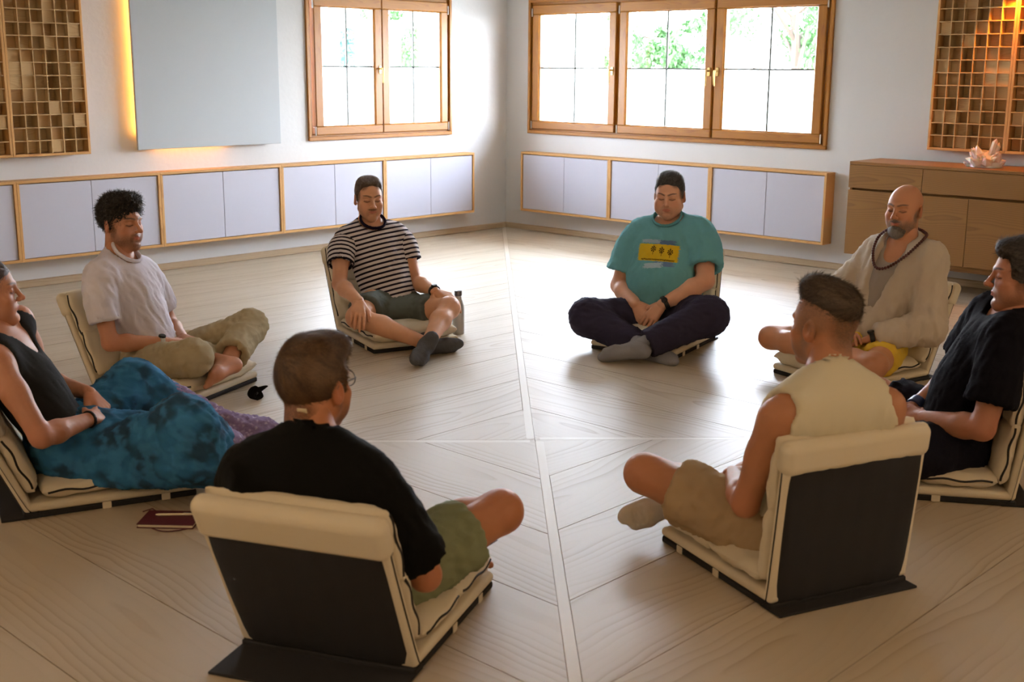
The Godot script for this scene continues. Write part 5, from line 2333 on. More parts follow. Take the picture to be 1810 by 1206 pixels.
		F.cap(v("Rk") + side * 0.02 - Vector3(0, 0.02, 0), v("Rk").lerp(v("Ra"), 0.2) + side * 0.05 - Vector3(0, 0.14, 0), 0.07, 0.05, 0.06)
		F.cut(up, up.dot(v("HC") + up * 0.13))
		F.cut(Vector3(0, -1, 0), -0.085)
		var K := Hull.new()
		K.add(F.skin())
		folds(K, 0.016, Vector3(fw.x * 0.8, -0.7, fw.z * 0.8), 2.2, 9.0, 0.8)
		folds(K, 0.010, Vector3(fw.x, -0.25, fw.z), 2.5, 20.0, 0.9)
		finish("skirt", K, c, "cloth")

	func leggings(c: Dictionary) -> void:
		# wide thin trousers, seen below the skirt and gathered round the feet
		var bb := bounds(["Lk", "Rk", "La", "Ra", "Lt", "Rt"], 0.2)
		var F := Field.new(bb[0], bb[1], 0.009)
		for s: String in ["L", "R"]:
			var k := v(s + "k")
			var an := v(s + "a")
			var t := v(s + "t")
			F.cap(k.lerp(an, 0.25), an, 0.075, 0.075, 0.05)
			F.cap(an, t, 0.072, 0.052, 0.05)
			F.ell((an + t) * 0.5 - Vector3(0, 0.02, 0), Vector3(0.13, 0.06, 0.13), 0.06)
		F.cut(Vector3(0, -1, 0), -0.006)
		var K := Hull.new()
		K.add(F.skin())
		folds(K, 0.02, Vector3(fw.x, -0.3, fw.z), 4.0, 12.0, 0.8)
		folds(K, 0.010, Vector3(fw.x, 0.6, fw.z), 12.0, 26.0, 0.9)
		finish("trousers", K, c, "cloth")
		for i in K.v.size():
			var q := absf(nz.get_noise_3dv(K.v[i] * 17.0))
			if q < 0.045:
				K.c[i] = K.c[i].lerp(lin(Color(0.80, 0.76, 0.84)), 0.75 * (1.0 - q / 0.045))

	func tattoo(_c: Dictionary) -> void:
		# small scribbled lettering on the outer side of the right leg, just above the hem of the shorts
		var h := v("Rh")
		var k := v("Rk")
		var ax := (k - h).normalized()
		var o := (Vector3(0.92, 0.05, -0.39) - ax * Vector3(0.92, 0.05, -0.39).dot(ax)).normalized()
		var dn := ax.cross(o)
		if dn.y > 0.0:
			dn = -dn
		var g := Geo.new()
		for i in 4:
			var path := PackedVector3Array()
			for j in 9:
				var t := j / 8.0
				var an := 0.75 + 0.10 * sin(t * 9.0 + i * 2.0) + 0.05 * i
				var r := 0.0655 * float(S.get("leg", 1.0))
				path.append(h.lerp(k, 0.79) + ax * (t * 0.05 - 0.02 + 0.006 * cos(t * 14.0 + i)) + (o * cos(an) + dn * sin(an)) * r)
			g.tube(path, 0.0012, 5)
		var K := Hull.new()
		K.v = g.v
		K.n = g.n
		K.uv = g.uv
		K.idx = g.idx
		K.c.resize(K.v.size())
		K.tint(lin(Color(0.22, 0.17, 0.15)))
		out.append(["tattoo", K, "skin", ""])

	func neck_tag(_c: Dictionary) -> void:
		var g := Geo.new()
		var nape := neckline[21]
		g.xf = Transform3D(Basis(rt, up, -fw) * Basis(Vector3.RIGHT, -0.3), nape + up * 0.011 - fw * 0.004 - rt * 0.012)
		g.rounded(Vector3(0.006, -0.004, 0), Vector3(0.026, 0.012, 0.003), 0.0014, 2)
		var K := Hull.new()
		K.v = g.v
		K.n = g.n
		K.uv = g.uv
		K.idx = g.idx
		K.c.resize(K.v.size())
		K.tint(lin(Color(0.85, 0.80, 0.68)))
		out.append(["size_tag", K, "cloth", "shirt"])


# joints of the eight sitters, in metres (L and R are the person's own sides; h hip, s shoulder, e elbow, w wrist, f knuckles, k knee, a ankle, t toes)

const POSE := {
	"striped": {
		"HC": Vector3(2.920, 0.165, 3.951),
		"NK": Vector3(2.750, 0.592, 3.971),
		"HD": Vector3(2.770, 0.767, 3.989),
		"Lh": Vector3(2.921, 0.115, 3.872),
		"Rh": Vector3(2.857, 0.205, 4.008),
		"Ls": Vector3(2.831, 0.557, 3.808),
		"Rs": Vector3(2.721, 0.547, 4.148),
		"Le": Vector3(2.954, 0.298, 3.805),
		"Re": Vector3(2.860, 0.330, 4.281),
		"Lw": Vector3(3.198, 0.278, 3.873),
		"Rw": Vector3(3.101, 0.276, 4.344),
		"Lf": Vector3(3.268, 0.254, 3.829),
		"Rf": Vector3(3.153, 0.227, 4.393),
		"Lk": Vector3(3.327, 0.210, 3.895),
		"Rk": Vector3(3.093, 0.188, 4.350),
		"La": Vector3(3.515, 0.084, 4.234),
		"Ra": Vector3(3.410, 0.054, 4.127),
		"Lt": Vector3(3.606, 0.049, 4.371),
		"Rt": Vector3(3.456, 0.039, 3.968),
	},
	"teal": {
		"HC": Vector3(4.106, 0.165, 2.964),
		"NK": Vector3(4.041, 0.624, 2.856),
		"HD": Vector3(4.052, 0.804, 2.887),
		"Lh": Vector3(4.186, 0.155, 2.912),
		"Rh": Vector3(4.024, 0.115, 2.979),
		"Ls": Vector3(4.242, 0.608, 2.813),
		"Rs": Vector3(3.867, 0.577, 2.952),
		"Le": Vector3(4.361, 0.374, 2.955),
		"Re": Vector3(3.835, 0.294, 3.046),
		"Lw": Vector3(4.211, 0.248, 3.140),
		"Rw": Vector3(4.057, 0.235, 3.176),
		"Lf": Vector3(4.179, 0.181, 3.192),
		"Rf": Vector3(4.116, 0.173, 3.185),
		"Lk": Vector3(4.530, 0.233, 3.159),
		"Rk": Vector3(3.900, 0.167, 3.388),
		"La": Vector3(4.322, 0.079, 3.493),
		"Ra": Vector3(4.308, 0.043, 3.376),
		"Lt": Vector3(4.172, 0.046, 3.585),
		"Rt": Vector3(4.483, 0.043, 3.390),
	},
	"white": {
		"HC": Vector3(2.979, 0.156, 5.501),
		"NK": Vector3(2.868, 0.595, 5.596),
		"HD": Vector3(2.869, 0.772, 5.567),
		"Lh": Vector3(2.962, 0.115, 5.416),
		"Rh": Vector3(3.026, 0.127, 5.581),
		"Ls": Vector3(2.844, 0.511, 5.427),
		"Rs": Vector3(2.960, 0.553, 5.756),
		"Le": Vector3(2.814, 0.253, 5.307),
		"Re": Vector3(3.046, 0.262, 5.752),
		"Lw": Vector3(3.058, 0.231, 5.388),
		"Rw": Vector3(3.116, 0.240, 5.512),
		"Lf": Vector3(3.142, 0.228, 5.393),
		"Rf": Vector3(3.107, 0.231, 5.430),
		"Lk": Vector3(3.145, 0.253, 5.065),
		"Rk": Vector3(3.436, 0.229, 5.567),
		"La": Vector3(3.394, 0.156, 5.375),
		"Ra": Vector3(3.132, 0.132, 5.314),
		"Lt": Vector3(3.461, 0.133, 5.526),
		"Rt": Vector3(3.102, 0.130, 5.149),
	},
	"bald": {
		"HC": Vector3(5.296, 0.186, 2.838),
		"NK": Vector3(5.390, 0.643, 2.745),
		"HD": Vector3(5.368, 0.824, 2.738),
		"Lh": Vector3(5.373, 0.128, 2.829),
		"Rh": Vector3(5.202, 0.169, 2.836),
		"Ls": Vector3(5.563, 0.601, 2.795),
		"Rs": Vector3(5.214, 0.595, 2.717),
		"Le": Vector3(5.599, 0.294, 2.867),
		"Re": Vector3(5.076, 0.371, 2.837),
		"Lw": Vector3(5.392, 0.231, 3.025),
		"Rw": Vector3(5.217, 0.202, 2.969),
		"Lf": Vector3(5.314, 0.198, 3.022),
		"Rf": Vector3(5.271, 0.228, 3.029),
		"Lk": Vector3(5.512, 0.149, 3.224),
		"Rk": Vector3(4.873, 0.164, 3.099),
		"La": Vector3(5.121, 0.134, 3.104),
		"Ra": Vector3(5.260, 0.157, 3.236),
		"Lt": Vector3(4.984, 0.118, 3.006),
		"Rt": Vector3(5.407, 0.071, 3.228),
	},
	"tank": {
		"HC": Vector3(6.332, 0.183, 5.310),
		"NK": Vector3(6.455, 0.635, 5.364),
		"HD": Vector3(6.383, 0.772, 5.287),
		"Lh": Vector3(6.270, 0.137, 5.362),
		"Rh": Vector3(6.387, 0.187, 5.236),
		"Ls": Vector3(6.378, 0.549, 5.521),
		"Rs": Vector3(6.556, 0.558, 5.219),
		"Le": Vector3(6.293, 0.276, 5.524),
		"Re": Vector3(6.480, 0.320, 5.073),
		"Lw": Vector3(6.125, 0.280, 5.334),
		"Rw": Vector3(6.235, 0.308, 5.142),
		"Lf": Vector3(6.153, 0.275, 5.254),
		"Rf": Vector3(6.178, 0.277, 5.198),
		"Lk": Vector3(5.873, 0.248, 5.452),
		"Rk": Vector3(6.087, 0.205, 4.943),
		"La": Vector3(6.083, 0.131, 5.117),
		"Ra": Vector3(5.877, 0.107, 5.285),
		"Lt": Vector3(6.052, 0.081, 4.957),
		"Rt": Vector3(5.817, 0.074, 5.442),
	},
	"rblack": {
		"HC": Vector3(6.304, 0.177, 4.133),
		"NK": Vector3(6.450, 0.614, 4.057),
		"HD": Vector3(6.473, 0.784, 4.071),
		"Lh": Vector3(6.341, 0.145, 4.212),
		"Rh": Vector3(6.304, 0.168, 4.041),
		"Ls": Vector3(6.502, 0.584, 4.233),
		"Rs": Vector3(6.310, 0.629, 3.938),
		"Le": Vector3(6.484, 0.287, 4.335),
		"Re": Vector3(6.204, 0.359, 3.934),
		"Lw": Vector3(6.239, 0.261, 4.271),
		"Rw": Vector3(6.151, 0.262, 4.163),
		"Lf": Vector3(6.157, 0.267, 4.248),
		"Rf": Vector3(6.105, 0.274, 4.233),
		"Lk": Vector3(6.181, 0.203, 4.595),
		"Rk": Vector3(5.900, 0.233, 3.967),
		"La": Vector3(6.004, 0.101, 4.240),
		"Ra": Vector3(5.969, 0.147, 4.362),
		"Lt": Vector3(5.852, 0.079, 4.167),
		"Rt": Vector3(6.061, 0.087, 4.492),
	},
	"woman": {
		"HC": Vector3(4.125, 0.169, 6.492),
		"NK": Vector3(4.012, 0.568, 6.685),
		"HD": Vector3(4.003, 0.737, 6.691),
		"Lh": Vector3(4.040, 0.147, 6.511),
		"Rh": Vector3(4.204, 0.120, 6.461),
		"Ls": Vector3(3.910, 0.620, 6.547),
		"Rs": Vector3(4.178, 0.539, 6.750),
		"Le": Vector3(3.853, 0.363, 6.451),
		"Re": Vector3(4.340, 0.305, 6.694),
		"Lw": Vector3(4.093, 0.350, 6.392),
		"Rw": Vector3(4.248, 0.303, 6.469),
		"Lf": Vector3(4.151, 0.298, 6.371),
		"Rf": Vector3(4.197, 0.296, 6.404),
		"Lk": Vector3(3.964, 0.308, 6.149),
		"Rk": Vector3(4.529, 0.298, 6.275),
		"La": Vector3(4.138, 0.089, 5.867),
		"Ra": Vector3(4.445, 0.056, 5.984),
		"Lt": Vector3(4.192, 0.062, 5.713),
		"Rt": Vector3(4.573, 0.060, 5.884),
	},
	"glasses": {
		"HC": Vector3(5.680, 0.181, 6.475),
		"NK": Vector3(5.784, 0.584, 6.691),
		"HD": Vector3(5.708, 0.713, 6.611),
		"Lh": Vector3(5.600, 0.163, 6.516),
		"Rh": Vector3(5.767, 0.158, 6.457),
		"Ls": Vector3(5.631, 0.514, 6.784),
		"Rs": Vector3(5.924, 0.504, 6.594),
		"Le": Vector3(5.460, 0.347, 6.621),
		"Re": Vector3(5.960, 0.245, 6.468),
		"Lw": Vector3(5.567, 0.328, 6.390),
		"Rw": Vector3(5.753, 0.310, 6.332),
		"Lf": Vector3(5.610, 0.289, 6.327),
		"Rf": Vector3(5.672, 0.290, 6.313),
		"Lk": Vector3(5.322, 0.378, 6.289),
		"Rk": Vector3(5.831, 0.273, 6.061),
		"La": Vector3(5.616, 0.131, 6.143),
		"Ra": Vector3(5.450, 0.126, 6.093),
		"Lt": Vector3(5.715, 0.074, 6.017),
		"Rt": Vector3(5.333, 0.076, 6.206),
	},
}


const SIT := {
	"striped": "man in a navy and white striped T-shirt and dark shorts, hands on his knees",
	"teal": "heavy man in a teal T-shirt with a yellow print, sitting cross-legged with clasped hands",
	"white": "dark curly-haired man in a white T-shirt and khaki trousers, sitting cross-legged, barefoot",
	"bald": "bald man with a grey beard, open linen shirt, yellow shorts and dark bead necklace",
	"tank": "man in a cream sleeveless top and beige shorts, seen from behind on a floor chair",
	"rblack": "man in a black T-shirt at the right edge, in profile with clasped hands",
	"woman": "woman in a charcoal top and blue tie-dyed skirt at the left edge, hands clasped",
	"glasses": "man with glasses, black T-shirt and sage green shorts, seen from behind in the foreground",
}


func short_hair(top: float, side: float, line: float, temple := 0.0, nape := 0.0) -> Array:
	var h := [
		["ell", Vector3(0, 0.044, -0.012), Vector3(0.0745 + side, 0.084 + top, 0.098 + side), 0.0],
		["ell", Vector3(0.030, 0.092, 0.006), Vector3(0.040, 0.030 + top, 0.066), 0.02],
		["ell", Vector3(-0.030, 0.092, 0.006), Vector3(0.040, 0.030 + top, 0.066), 0.02],
		["minus", Vector3(0, line - 0.110, 0.122), Vector3(0.100 - temple, 0.110, 0.082), 0.012],
		["minus", Vector3(0.052, line - 0.062, 0.085), Vector3(0.026, 0.056, 0.034), 0.012],
		["minus", Vector3(-0.052, line - 0.062, 0.085), Vector3(0.026, 0.056, 0.034), 0.012],
		["cut", Vector3(0, -1, 0.42), Vector3(0, -0.052 + nape, -0.10)],
		["minus", Vector3(0.088, -0.006, -0.006), Vector3(0.022, 0.038, 0.026), 0],
		["minus", Vector3(-0.088, -0.006, -0.006), Vector3(0.022, 0.038, 0.026), 0],
	]
	for s: float in [-1.0, 1.0]:
		h.append(["cap", Vector3(s * (0.064 + side), 0.050, 0.020), Vector3(s * (0.0655 + side * 0.5), 0.004, 0.022), 0.010, 0.006])
	return h


func stubble(c: Color, amount: float, grey := 0.0) -> Array:
	var k := c.lerp(Color(0.55, 0.53, 0.50), grey)
	return [
		[true, Vector3(0.045, -0.062, 0.045), Vector3(0.026, 0.034, 0.055), k, amount, 0.45, 0.25],
		[false, Vector3(0, -0.088, 0.085), Vector3(0.034, 0.026, 0.04), k, amount, 0.4, 0.25],
		[false, Vector3(0, -0.0395, 0.10), Vector3(0.026, 0.0075, 0.03), k, amount, 0.4, 0.2],
		[true, Vector3(0.027, -0.06, 0.088), Vector3(0.009, 0.022, 0.03), k, amount * 0.8, 0.5, 0.2],
		[true, Vector3(0.068, -0.025, 0.018), Vector3(0.014, 0.03, 0.018), k, amount, 0.5, 0.25],
	]


func temple_fade(c: Color) -> Array:
	# cropped hair thinning out over temples and forehead corners
	return [
		[true, Vector3(0.068, 0.030, 0.030), Vector3(0.016, 0.040, 0.026), c, 0.85, 0.45, 0.3],
		[true, Vector3(0.044, 0.088, 0.055), Vector3(0.028, 0.022, 0.024), c, 0.7, 0.5, 0.4],
		[false, Vector3(0, 0.108, 0.058), Vector3(0.045, 0.020, 0.022), c, 0.75, 0.45, 0.4],
	]


func looks() -> Dictionary:
	var brown := Color(0.22, 0.16, 0.12)
	var black := Color(0.075, 0.06, 0.055)
	var tee := {"kind": "shirt", "mat": "cloth", "name": "shirt"}
	return {
		"striped": {
			"skin": Color(0.82, 0.61, 0.47), "hair": Color(0.27, 0.20, 0.15), "face": Vector3(0.90, -0.10, 0.43), "jaw": 0.98, "head": 0.97, "bare_feet": false, "leg": 0.95,
			"paint": stubble(Color(0.42, 0.29, 0.20), 0.28) + temple_fade(Color(0.27, 0.20, 0.15)) + [[false, Vector3(0, -0.0395, 0.103), Vector3(0.027, 0.0065, 0.03), Color(0.36, 0.22, 0.14), 0.75, 0.3, 0.2]],
			"locks": short_hair(0.012, 0.004, 0.120, 0.006, 0.0), "strands": {"count": 1500, "length": 0.012, "rough": 0.0022, "comb": Vector3(0.2, -0.2, -1)},
			"Rcurl": [0.25, 0.45, 0.3], "Lcurl": [0.45, 0.35, 0.2], "Rback": Vector3(0.5, 0.8, 0.35), "Lback": Vector3(0.2, 1, 0.15),
			"wear": [
				{"kind": "shirt", "mat": "stripes", "name": "shirt", "color": Color.WHITE, "uv": "flat", "split": true, "collar": Color(0.12, 0.10, 0.19), "sleeve": 0.55, "fold": 0.010},
				{"kind": "trousers", "name": "shorts", "color": Color(0.36, 0.385, 0.37), "length": 0.66, "loose": 0.012, "flare": 0.012},
				{"kind": "socks", "color": Color(0.33, 0.33, 0.34), "high": 0.08},
				{"kind": "band", "side": "L", "color": Color(0.07, 0.07, 0.07), "dial": Color(0.05, 0.05, 0.06)},
			]},
		"teal": {
			"skin": Color(0.85, 0.64, 0.52), "hair": Color(0.115, 0.095, 0.09), "face": Vector3(0.42, -0.17, 0.90), "fat": 0.007, "jaw": 1.06, "head": 0.98, "neck": 0.066, "build": 1.22, "belly": 0.055, "arm": 1.18, "leg": 1.18, "hand": 1.05,
			"paint": stubble(Color(0.33, 0.26, 0.22), 0.25) + temple_fade(Color(0.18, 0.15, 0.14)),
			"locks": short_hair(0.019, 0.006, 0.110, 0.004), "strands": {"count": 1600, "length": 0.016, "rough": 0.004, "comb": Vector3(0.3, 0.25, -0.6), "grey": [[Vector3(0.085, 0.02, 0.0), Vector3(0.035, 0.045, 0.05), Color(0.36, 0.34, 0.33), 0.7], [Vector3(-0.085, 0.02, 0.0), Vector3(0.035, 0.045, 0.05), Color(0.36, 0.34, 0.33), 0.7]]},
			"Rcurl": [0.35, 0.4, 0.3], "Lcurl": [0.45, 0.5, 0.3], "Rback": Vector3(-0.2, 0.7, 0.8), "Lback": Vector3(0.4, 0.6, 0.8),
			"wear": [
				{"kind": "shirt", "mat": "teal_print", "name": "shirt", "color": Color.WHITE, "uv": "front", "print_y": 0.30, "collar": Color(0.36, 0.60, 0.64), "neck": 0.077, "sleeve": 0.72, "loose": 0.02, "flare": 0.016, "hem": 0.05},
				{"kind": "trousers", "name": "trousers", "color": Color(0.205, 0.19, 0.255), "length": 1.86, "loose": 0.018},
				{"kind": "socks", "color": Color(0.52, 0.52, 0.54), "high": 0.22},
				{"kind": "band", "side": "L", "color": Color(0.05, 0.05, 0.05), "dial": Color(0.04, 0.04, 0.05), "width": 0.024},
			]},
		"white": {
			"skin": Color(0.72, 0.50, 0.37), "hair": black, "hair_light": Color(0.17, 0.14, 0.12), "face": Vector3(0.955, -0.03, -0.28), "nose": 1.35, "arm": 0.92, "build": 0.95, "bare_feet": true, "leg": 0.9,
			"paint": stubble(Color(0.16, 0.12, 0.10), 0.55),
			"locks": [
				["ell", Vector3(0, 0.052, -0.010), Vector3(0.081, 0.096, 0.104), 0.0],
				["ell", Vector3(0, 0.112, 0.056), Vector3(0.062, 0.038, 0.050), 0.02],
				["minus", Vector3(0.078, -0.020, 0.050), Vector3(0.026, 0.062, 0.040), 0],
				["minus", Vector3(-0.078, -0.020, 0.050), Vector3(0.026, 0.062, 0.040), 0],
				["minus", Vector3(0, -0.026, 0.120), Vector3(0.080, 0.106, 0.088), 0],
				["cut", Vector3(0, -1, 0.42), Vector3(0, -0.058, -0.10)],
				["minus", Vector3(0.092, -0.008, -0.004), Vector3(0.024, 0.038, 0.026), 0],
				["minus", Vector3(-0.092, -0.008, -0.004), Vector3(0.024, 0.038, 0.026), 0],
			], "strands": {"count": 2600, "length": 0.020, "rough": 0.010, "curl": 0.9, "lift": 1.0},
			"Rcurl": [0.2, 0.25, 0.2], "Lcurl": [0.3, 0.3, 0.2], "Rback": Vector3(0.1, 1, 0.5), "Lback": Vector3(0.3, 1, 0.1),
			"wear": [
				{"kind": "shirt", "mat": "cloth", "name": "shirt", "color": Color(0.86, 0.85, 0.90), "collar": Color(0.86, 0.85, 0.90), "sleeve": 0.66, "loose": 0.014, "flare": 0.008, "fold": 0.015, "hem": 0.05},
				{"kind": "trousers", "name": "trousers", "color": Color(0.64, 0.585, 0.465), "length": 1.74, "loose": 0.014, "flare": 0.026},
				{"kind": "band", "side": "R", "color": Color(0.80, 0.80, 0.78), "dial": Color(0.06, 0.06, 0.07), "width": 0.02},
			]},
		"bald": {
			"skin": Color(0.76, 0.53, 0.38), "hair": Color(0.30, 0.26, 0.23), "face": Vector3(0.0, -0.03, 1.0), "bare_feet": true, "leg": 0.95,
			"paint": stubble(Color(0.30, 0.27, 0.25), 0.75, 0.45) + [[false, Vector3(0, -0.0435, 0.103), Vector3(0.027, 0.0055, 0.03), Color(0.16, 0.14, 0.13), 0.75, 0.3, 0.2]],
			"locks": [
				["ell", Vector3(0, -0.092, 0.076), Vector3(0.042, 0.036, 0.036), 0.0],
				["cap", Vector3(0.034, -0.075, 0.062), Vector3(0.052, -0.055, 0.030), 0.014, 0.009],
				["cap", Vector3(-0.034, -0.075, 0.062), Vector3(-0.052, -0.055, 0.030), 0.014, 0.009],
				["minus", Vector3(0, -0.053, 0.106), Vector3(0.024, 0.014, 0.02), 0],
			], "strands": {"count": 900, "length": 0.014, "rough": 0.003, "comb": Vector3(0, -1, 0.3), "lift": 0.4, "grey": [[Vector3(0, -0.105, 0.08), Vector3(0.04, 0.035, 0.05), Color(0.62, 0.60, 0.57), 0.8], [Vector3(0.05, -0.06, 0.03), Vector3(0.03, 0.03, 0.04), Color(0.55, 0.53, 0.50), 0.7], [Vector3(-0.05, -0.06, 0.03), Vector3(0.03, 0.03, 0.04), Color(0.55, 0.53, 0.50), 0.7]]},
			"wear": [
				{"kind": "shirt", "mat": "cloth", "name": "undershirt", "color": Color(0.62, 0.58, 0.54), "sleeve": 0.0, "loose": 0.008, "scoop": 0.05, "hem": 0.06},
				{"kind": "shirt", "mat": "linen", "name": "linen_shirt", "color": Color(0.76, 0.71, 0.64), "sleeve": 1.93, "loose": 0.026, "open": 0.078, "neck": 0.078, "fold": 0.024, "f_along": 4.0, "f_across": 11.0, "hem": 0.10},
				{"kind": "trousers", "name": "shorts", "color": Color(0.88, 0.74, 0.28), "length": 0.60, "loose": 0.009, "flare": 0.008},
				{"kind": "beads", "color": Color(0.30, 0.12, 0.09), "out": 0.05, "drop": 0.16},
				{"kind": "band", "side": "L", "color": Color(0.10, 0.09, 0.09), "dial": Color(0.12, 0.12, 0.12), "at": 0.004},
			]},
		"tank": {
			"skin": Color(0.68, 0.46, 0.32), "hair": Color(0.21, 0.16, 0.12), "hair_light": Color(0.40, 0.33, 0.26), "face": Vector3(-0.955, -0.06, -0.25), "neck": 0.058, "bare_feet": false, "sleeves": false,
			"paint": stubble(Color(0.38, 0.30, 0.24), 0.6, 0.35) + [
				[true, Vector3(0.070, 0.035, 0.0), Vector3(0.022, 0.050, 0.075), Color(0.43, 0.35, 0.28), 0.55, 0.4, 0.2],
				[false, Vector3(0, 0.005, -0.10), Vector3(0.075, 0.065, 0.05), Color(0.33, 0.26, 0.20), 0.7, 0.45, 0.2],
			],
			"locks": [
				["ell", Vector3(0, 0.066, -0.018), Vector3(0.068, 0.076, 0.098), 0.0],
				["ell", Vector3(0.004, 0.118, 0.028), Vector3(0.046, 0.036, 0.058), 0.02],
				["minus", Vector3(0, -0.010, 0.125), Vector3(0.090, 0.112, 0.088), 0],
				["cut", Vector3(0, -1, 0.15), Vector3(0, 0.022, -0.10)],
			], "strands": {"count": 2600, "length": 0.026, "rough": 0.0045, "comb": Vector3(0.05, 0.1, -1), "lift": 0.35},
			"wear": [
				{"kind": "shirt", "mat": "cloth", "name": "sleeveless_top", "color": Color(0.83, 0.80, 0.70), "sleeve": 0.0, "loose": 0.012, "neck": 0.072, "fold": 0.012, "armhole": 0.060},
				{"kind": "trousers", "name": "shorts", "color": Color(0.66, 0.57, 0.44), "length": 0.72, "loose": 0.016, "cuff": true, "fold": 0.02},
				{"kind": "socks", "color": Color(0.80, 0.76, 0.70), "high": 0.2},
			]},
		"rblack": {
			"skin": Color(0.68, 0.46, 0.34), "hair": Color(0.12, 0.095, 0.08), "hair_light": Color(0.27, 0.23, 0.20), "face": Vector3(-0.86, -0.05, 0.51), "bare_feet": true, "nose": 1.1,
			"paint": stubble(Color(0.24, 0.18, 0.15), 0.35),
			"locks": short_hair(0.022, 0.010, 0.100, 0.004) + [["ell", Vector3(0, 0.108, 0.056), Vector3(0.055, 0.03, 0.04), 0.02]], "strands": {"count": 2600, "length": 0.026, "rough": 0.006, "comb": Vector3(0.3, 0.15, -1), "lift": 0.5, "curl": 0.12, "grey": [[Vector3(0.085, 0.01, 0.0), Vector3(0.03, 0.05, 0.05), Color(0.35, 0.34, 0.34), 0.6]]},
			"Rcurl": [0.7, 0.6, 0.3], "Lcurl": [0.6, 0.6, 0.4], "Lback": Vector3(0.5, 0.75, 0.5), "Rback": Vector3(-0.2, 0.9, -0.4), "belly": 0.02, "build": 1.08, "arm": 1.05,
			"wear": [
				{"kind": "shirt", "mat": "cloth", "name": "shirt", "color": Color(0.075, 0.075, 0.085), "sleeve": 0.70, "loose": 0.016, "flare": 0.016, "hem": 0.08, "fold": 0.014},
				{"kind": "trousers", "name": "shorts", "color": Color(0.10, 0.105, 0.14), "length": 0.80, "loose": 0.018},
				{"kind": "band", "side": "R", "name": "wristband", "color": Color(0.15, 0.20, 0.38), "width": 0.035},
			]},
		"woman": {
			"skin": Color(0.72, 0.50, 0.38), "hair": Color(0.22, 0.14, 0.10), "face": Vector3(0.43, 0.0, -0.905), "head": 0.95, "jaw": 0.9, "neck": 0.046, "arm": 0.9, "build": 0.95, "hand": 0.92, "legs": false, "sleeves": false, "nose": 0.7,
			"brow": Color(0.33, 0.23, 0.17),
			"locks": [
				["ell", Vector3(0, 0.046, -0.014), Vector3(0.080, 0.092, 0.103), 0.0],
				["ell", Vector3(0, 0.02, -0.115), Vector3(0.035, 0.04, 0.03), 0.02],
				["minus", Vector3(0, -0.026, 0.122), Vector3(0.086, 0.110, 0.098), 0],
				["cut", Vector3(0, -1, 0.5), Vector3(0, -0.055, -0.10)],
				["minus", Vector3(0.092, -0.020, -0.004), Vector3(0.022, 0.030, 0.024), 0],
				["minus", Vector3(-0.092, -0.020, -0.004), Vector3(0.022, 0.030, 0.024), 0],
			], "strands": {"count": 2200, "length": 0.04, "rough": 0.003, "comb": Vector3(0, -0.4, -1), "lift": 0.15},
			"Rcurl": [0.65, 0.6, 0.3], "Lcurl": [0.6, 0.6, 0.4], "Rback": Vector3(0.8, 0.6, 0.3), "Lback": Vector3(-0.4, 0.9, 0.1),
			"wear": [
				{"kind": "shirt", "mat": "cloth", "name": "top", "color": Color(0.16, 0.155, 0.16), "sleeve": 0.0, "loose": 0.008, "neck": 0.075, "scoop": 0.06, "armhole": 0.062, "fold": 0.006},
				{"kind": "skirt", "color": Color(0.20, 0.42, 0.58), "mottle": [Color(0.15, 0.19, 0.22), Color(0.26, 0.50, 0.68)]},
				{"kind": "leggings", "color": Color(0.50, 0.43, 0.56)},
				{"kind": "band", "side": "R", "name": "hair_tie", "color": Color(0.04, 0.04, 0.04), "width": 0.008, "at": -0.012},
			]},
		"glasses": {
			"skin": Color(0.70, 0.46, 0.31), "hair": Color(0.26, 0.18, 0.12), "hair_light": Color(0.42, 0.31, 0.20), "face": Vector3(-0.33, -0.04, -0.94), "neck": 0.060, "bare_feet": true, "leg": 0.97,
			"paint": stubble(Color(0.32, 0.22, 0.15), 0.6) + [[false, Vector3(0, -0.040, -0.10), Vector3(0.062, 0.040, 0.05), Color(0.30, 0.21, 0.14), 0.75, 0.4, 0.25]],
			"locks": short_hair(0.013, 0.007, 0.100, 0.0, -0.012) + [["ell", Vector3(-0.012, 0.110, 0.060), Vector3(0.050, 0.030, 0.040), 0.035]], "strands": {"count": 5200, "length": 0.018, "rough": 0.0028, "comb": Vector3(-0.5, -0.35, 0.4), "lift": 0.35},
			"wear": [
				{"kind": "shirt", "mat": "cloth", "name": "shirt", "color": Color(0.055, 0.05, 0.055), "sleeve": 0.80, "loose": 0.016, "flare": 0.014, "fold": 0.010},
				{"kind": "trousers", "name": "shorts", "color": Color(0.50, 0.52, 0.40), "length": 0.70, "loose": 0.018, "flare": 0.014, "fold": 0.018},
				{"kind": "glasses"}, {"kind": "tattoo"}, {"kind": "neck_tag"},
			]},
	}


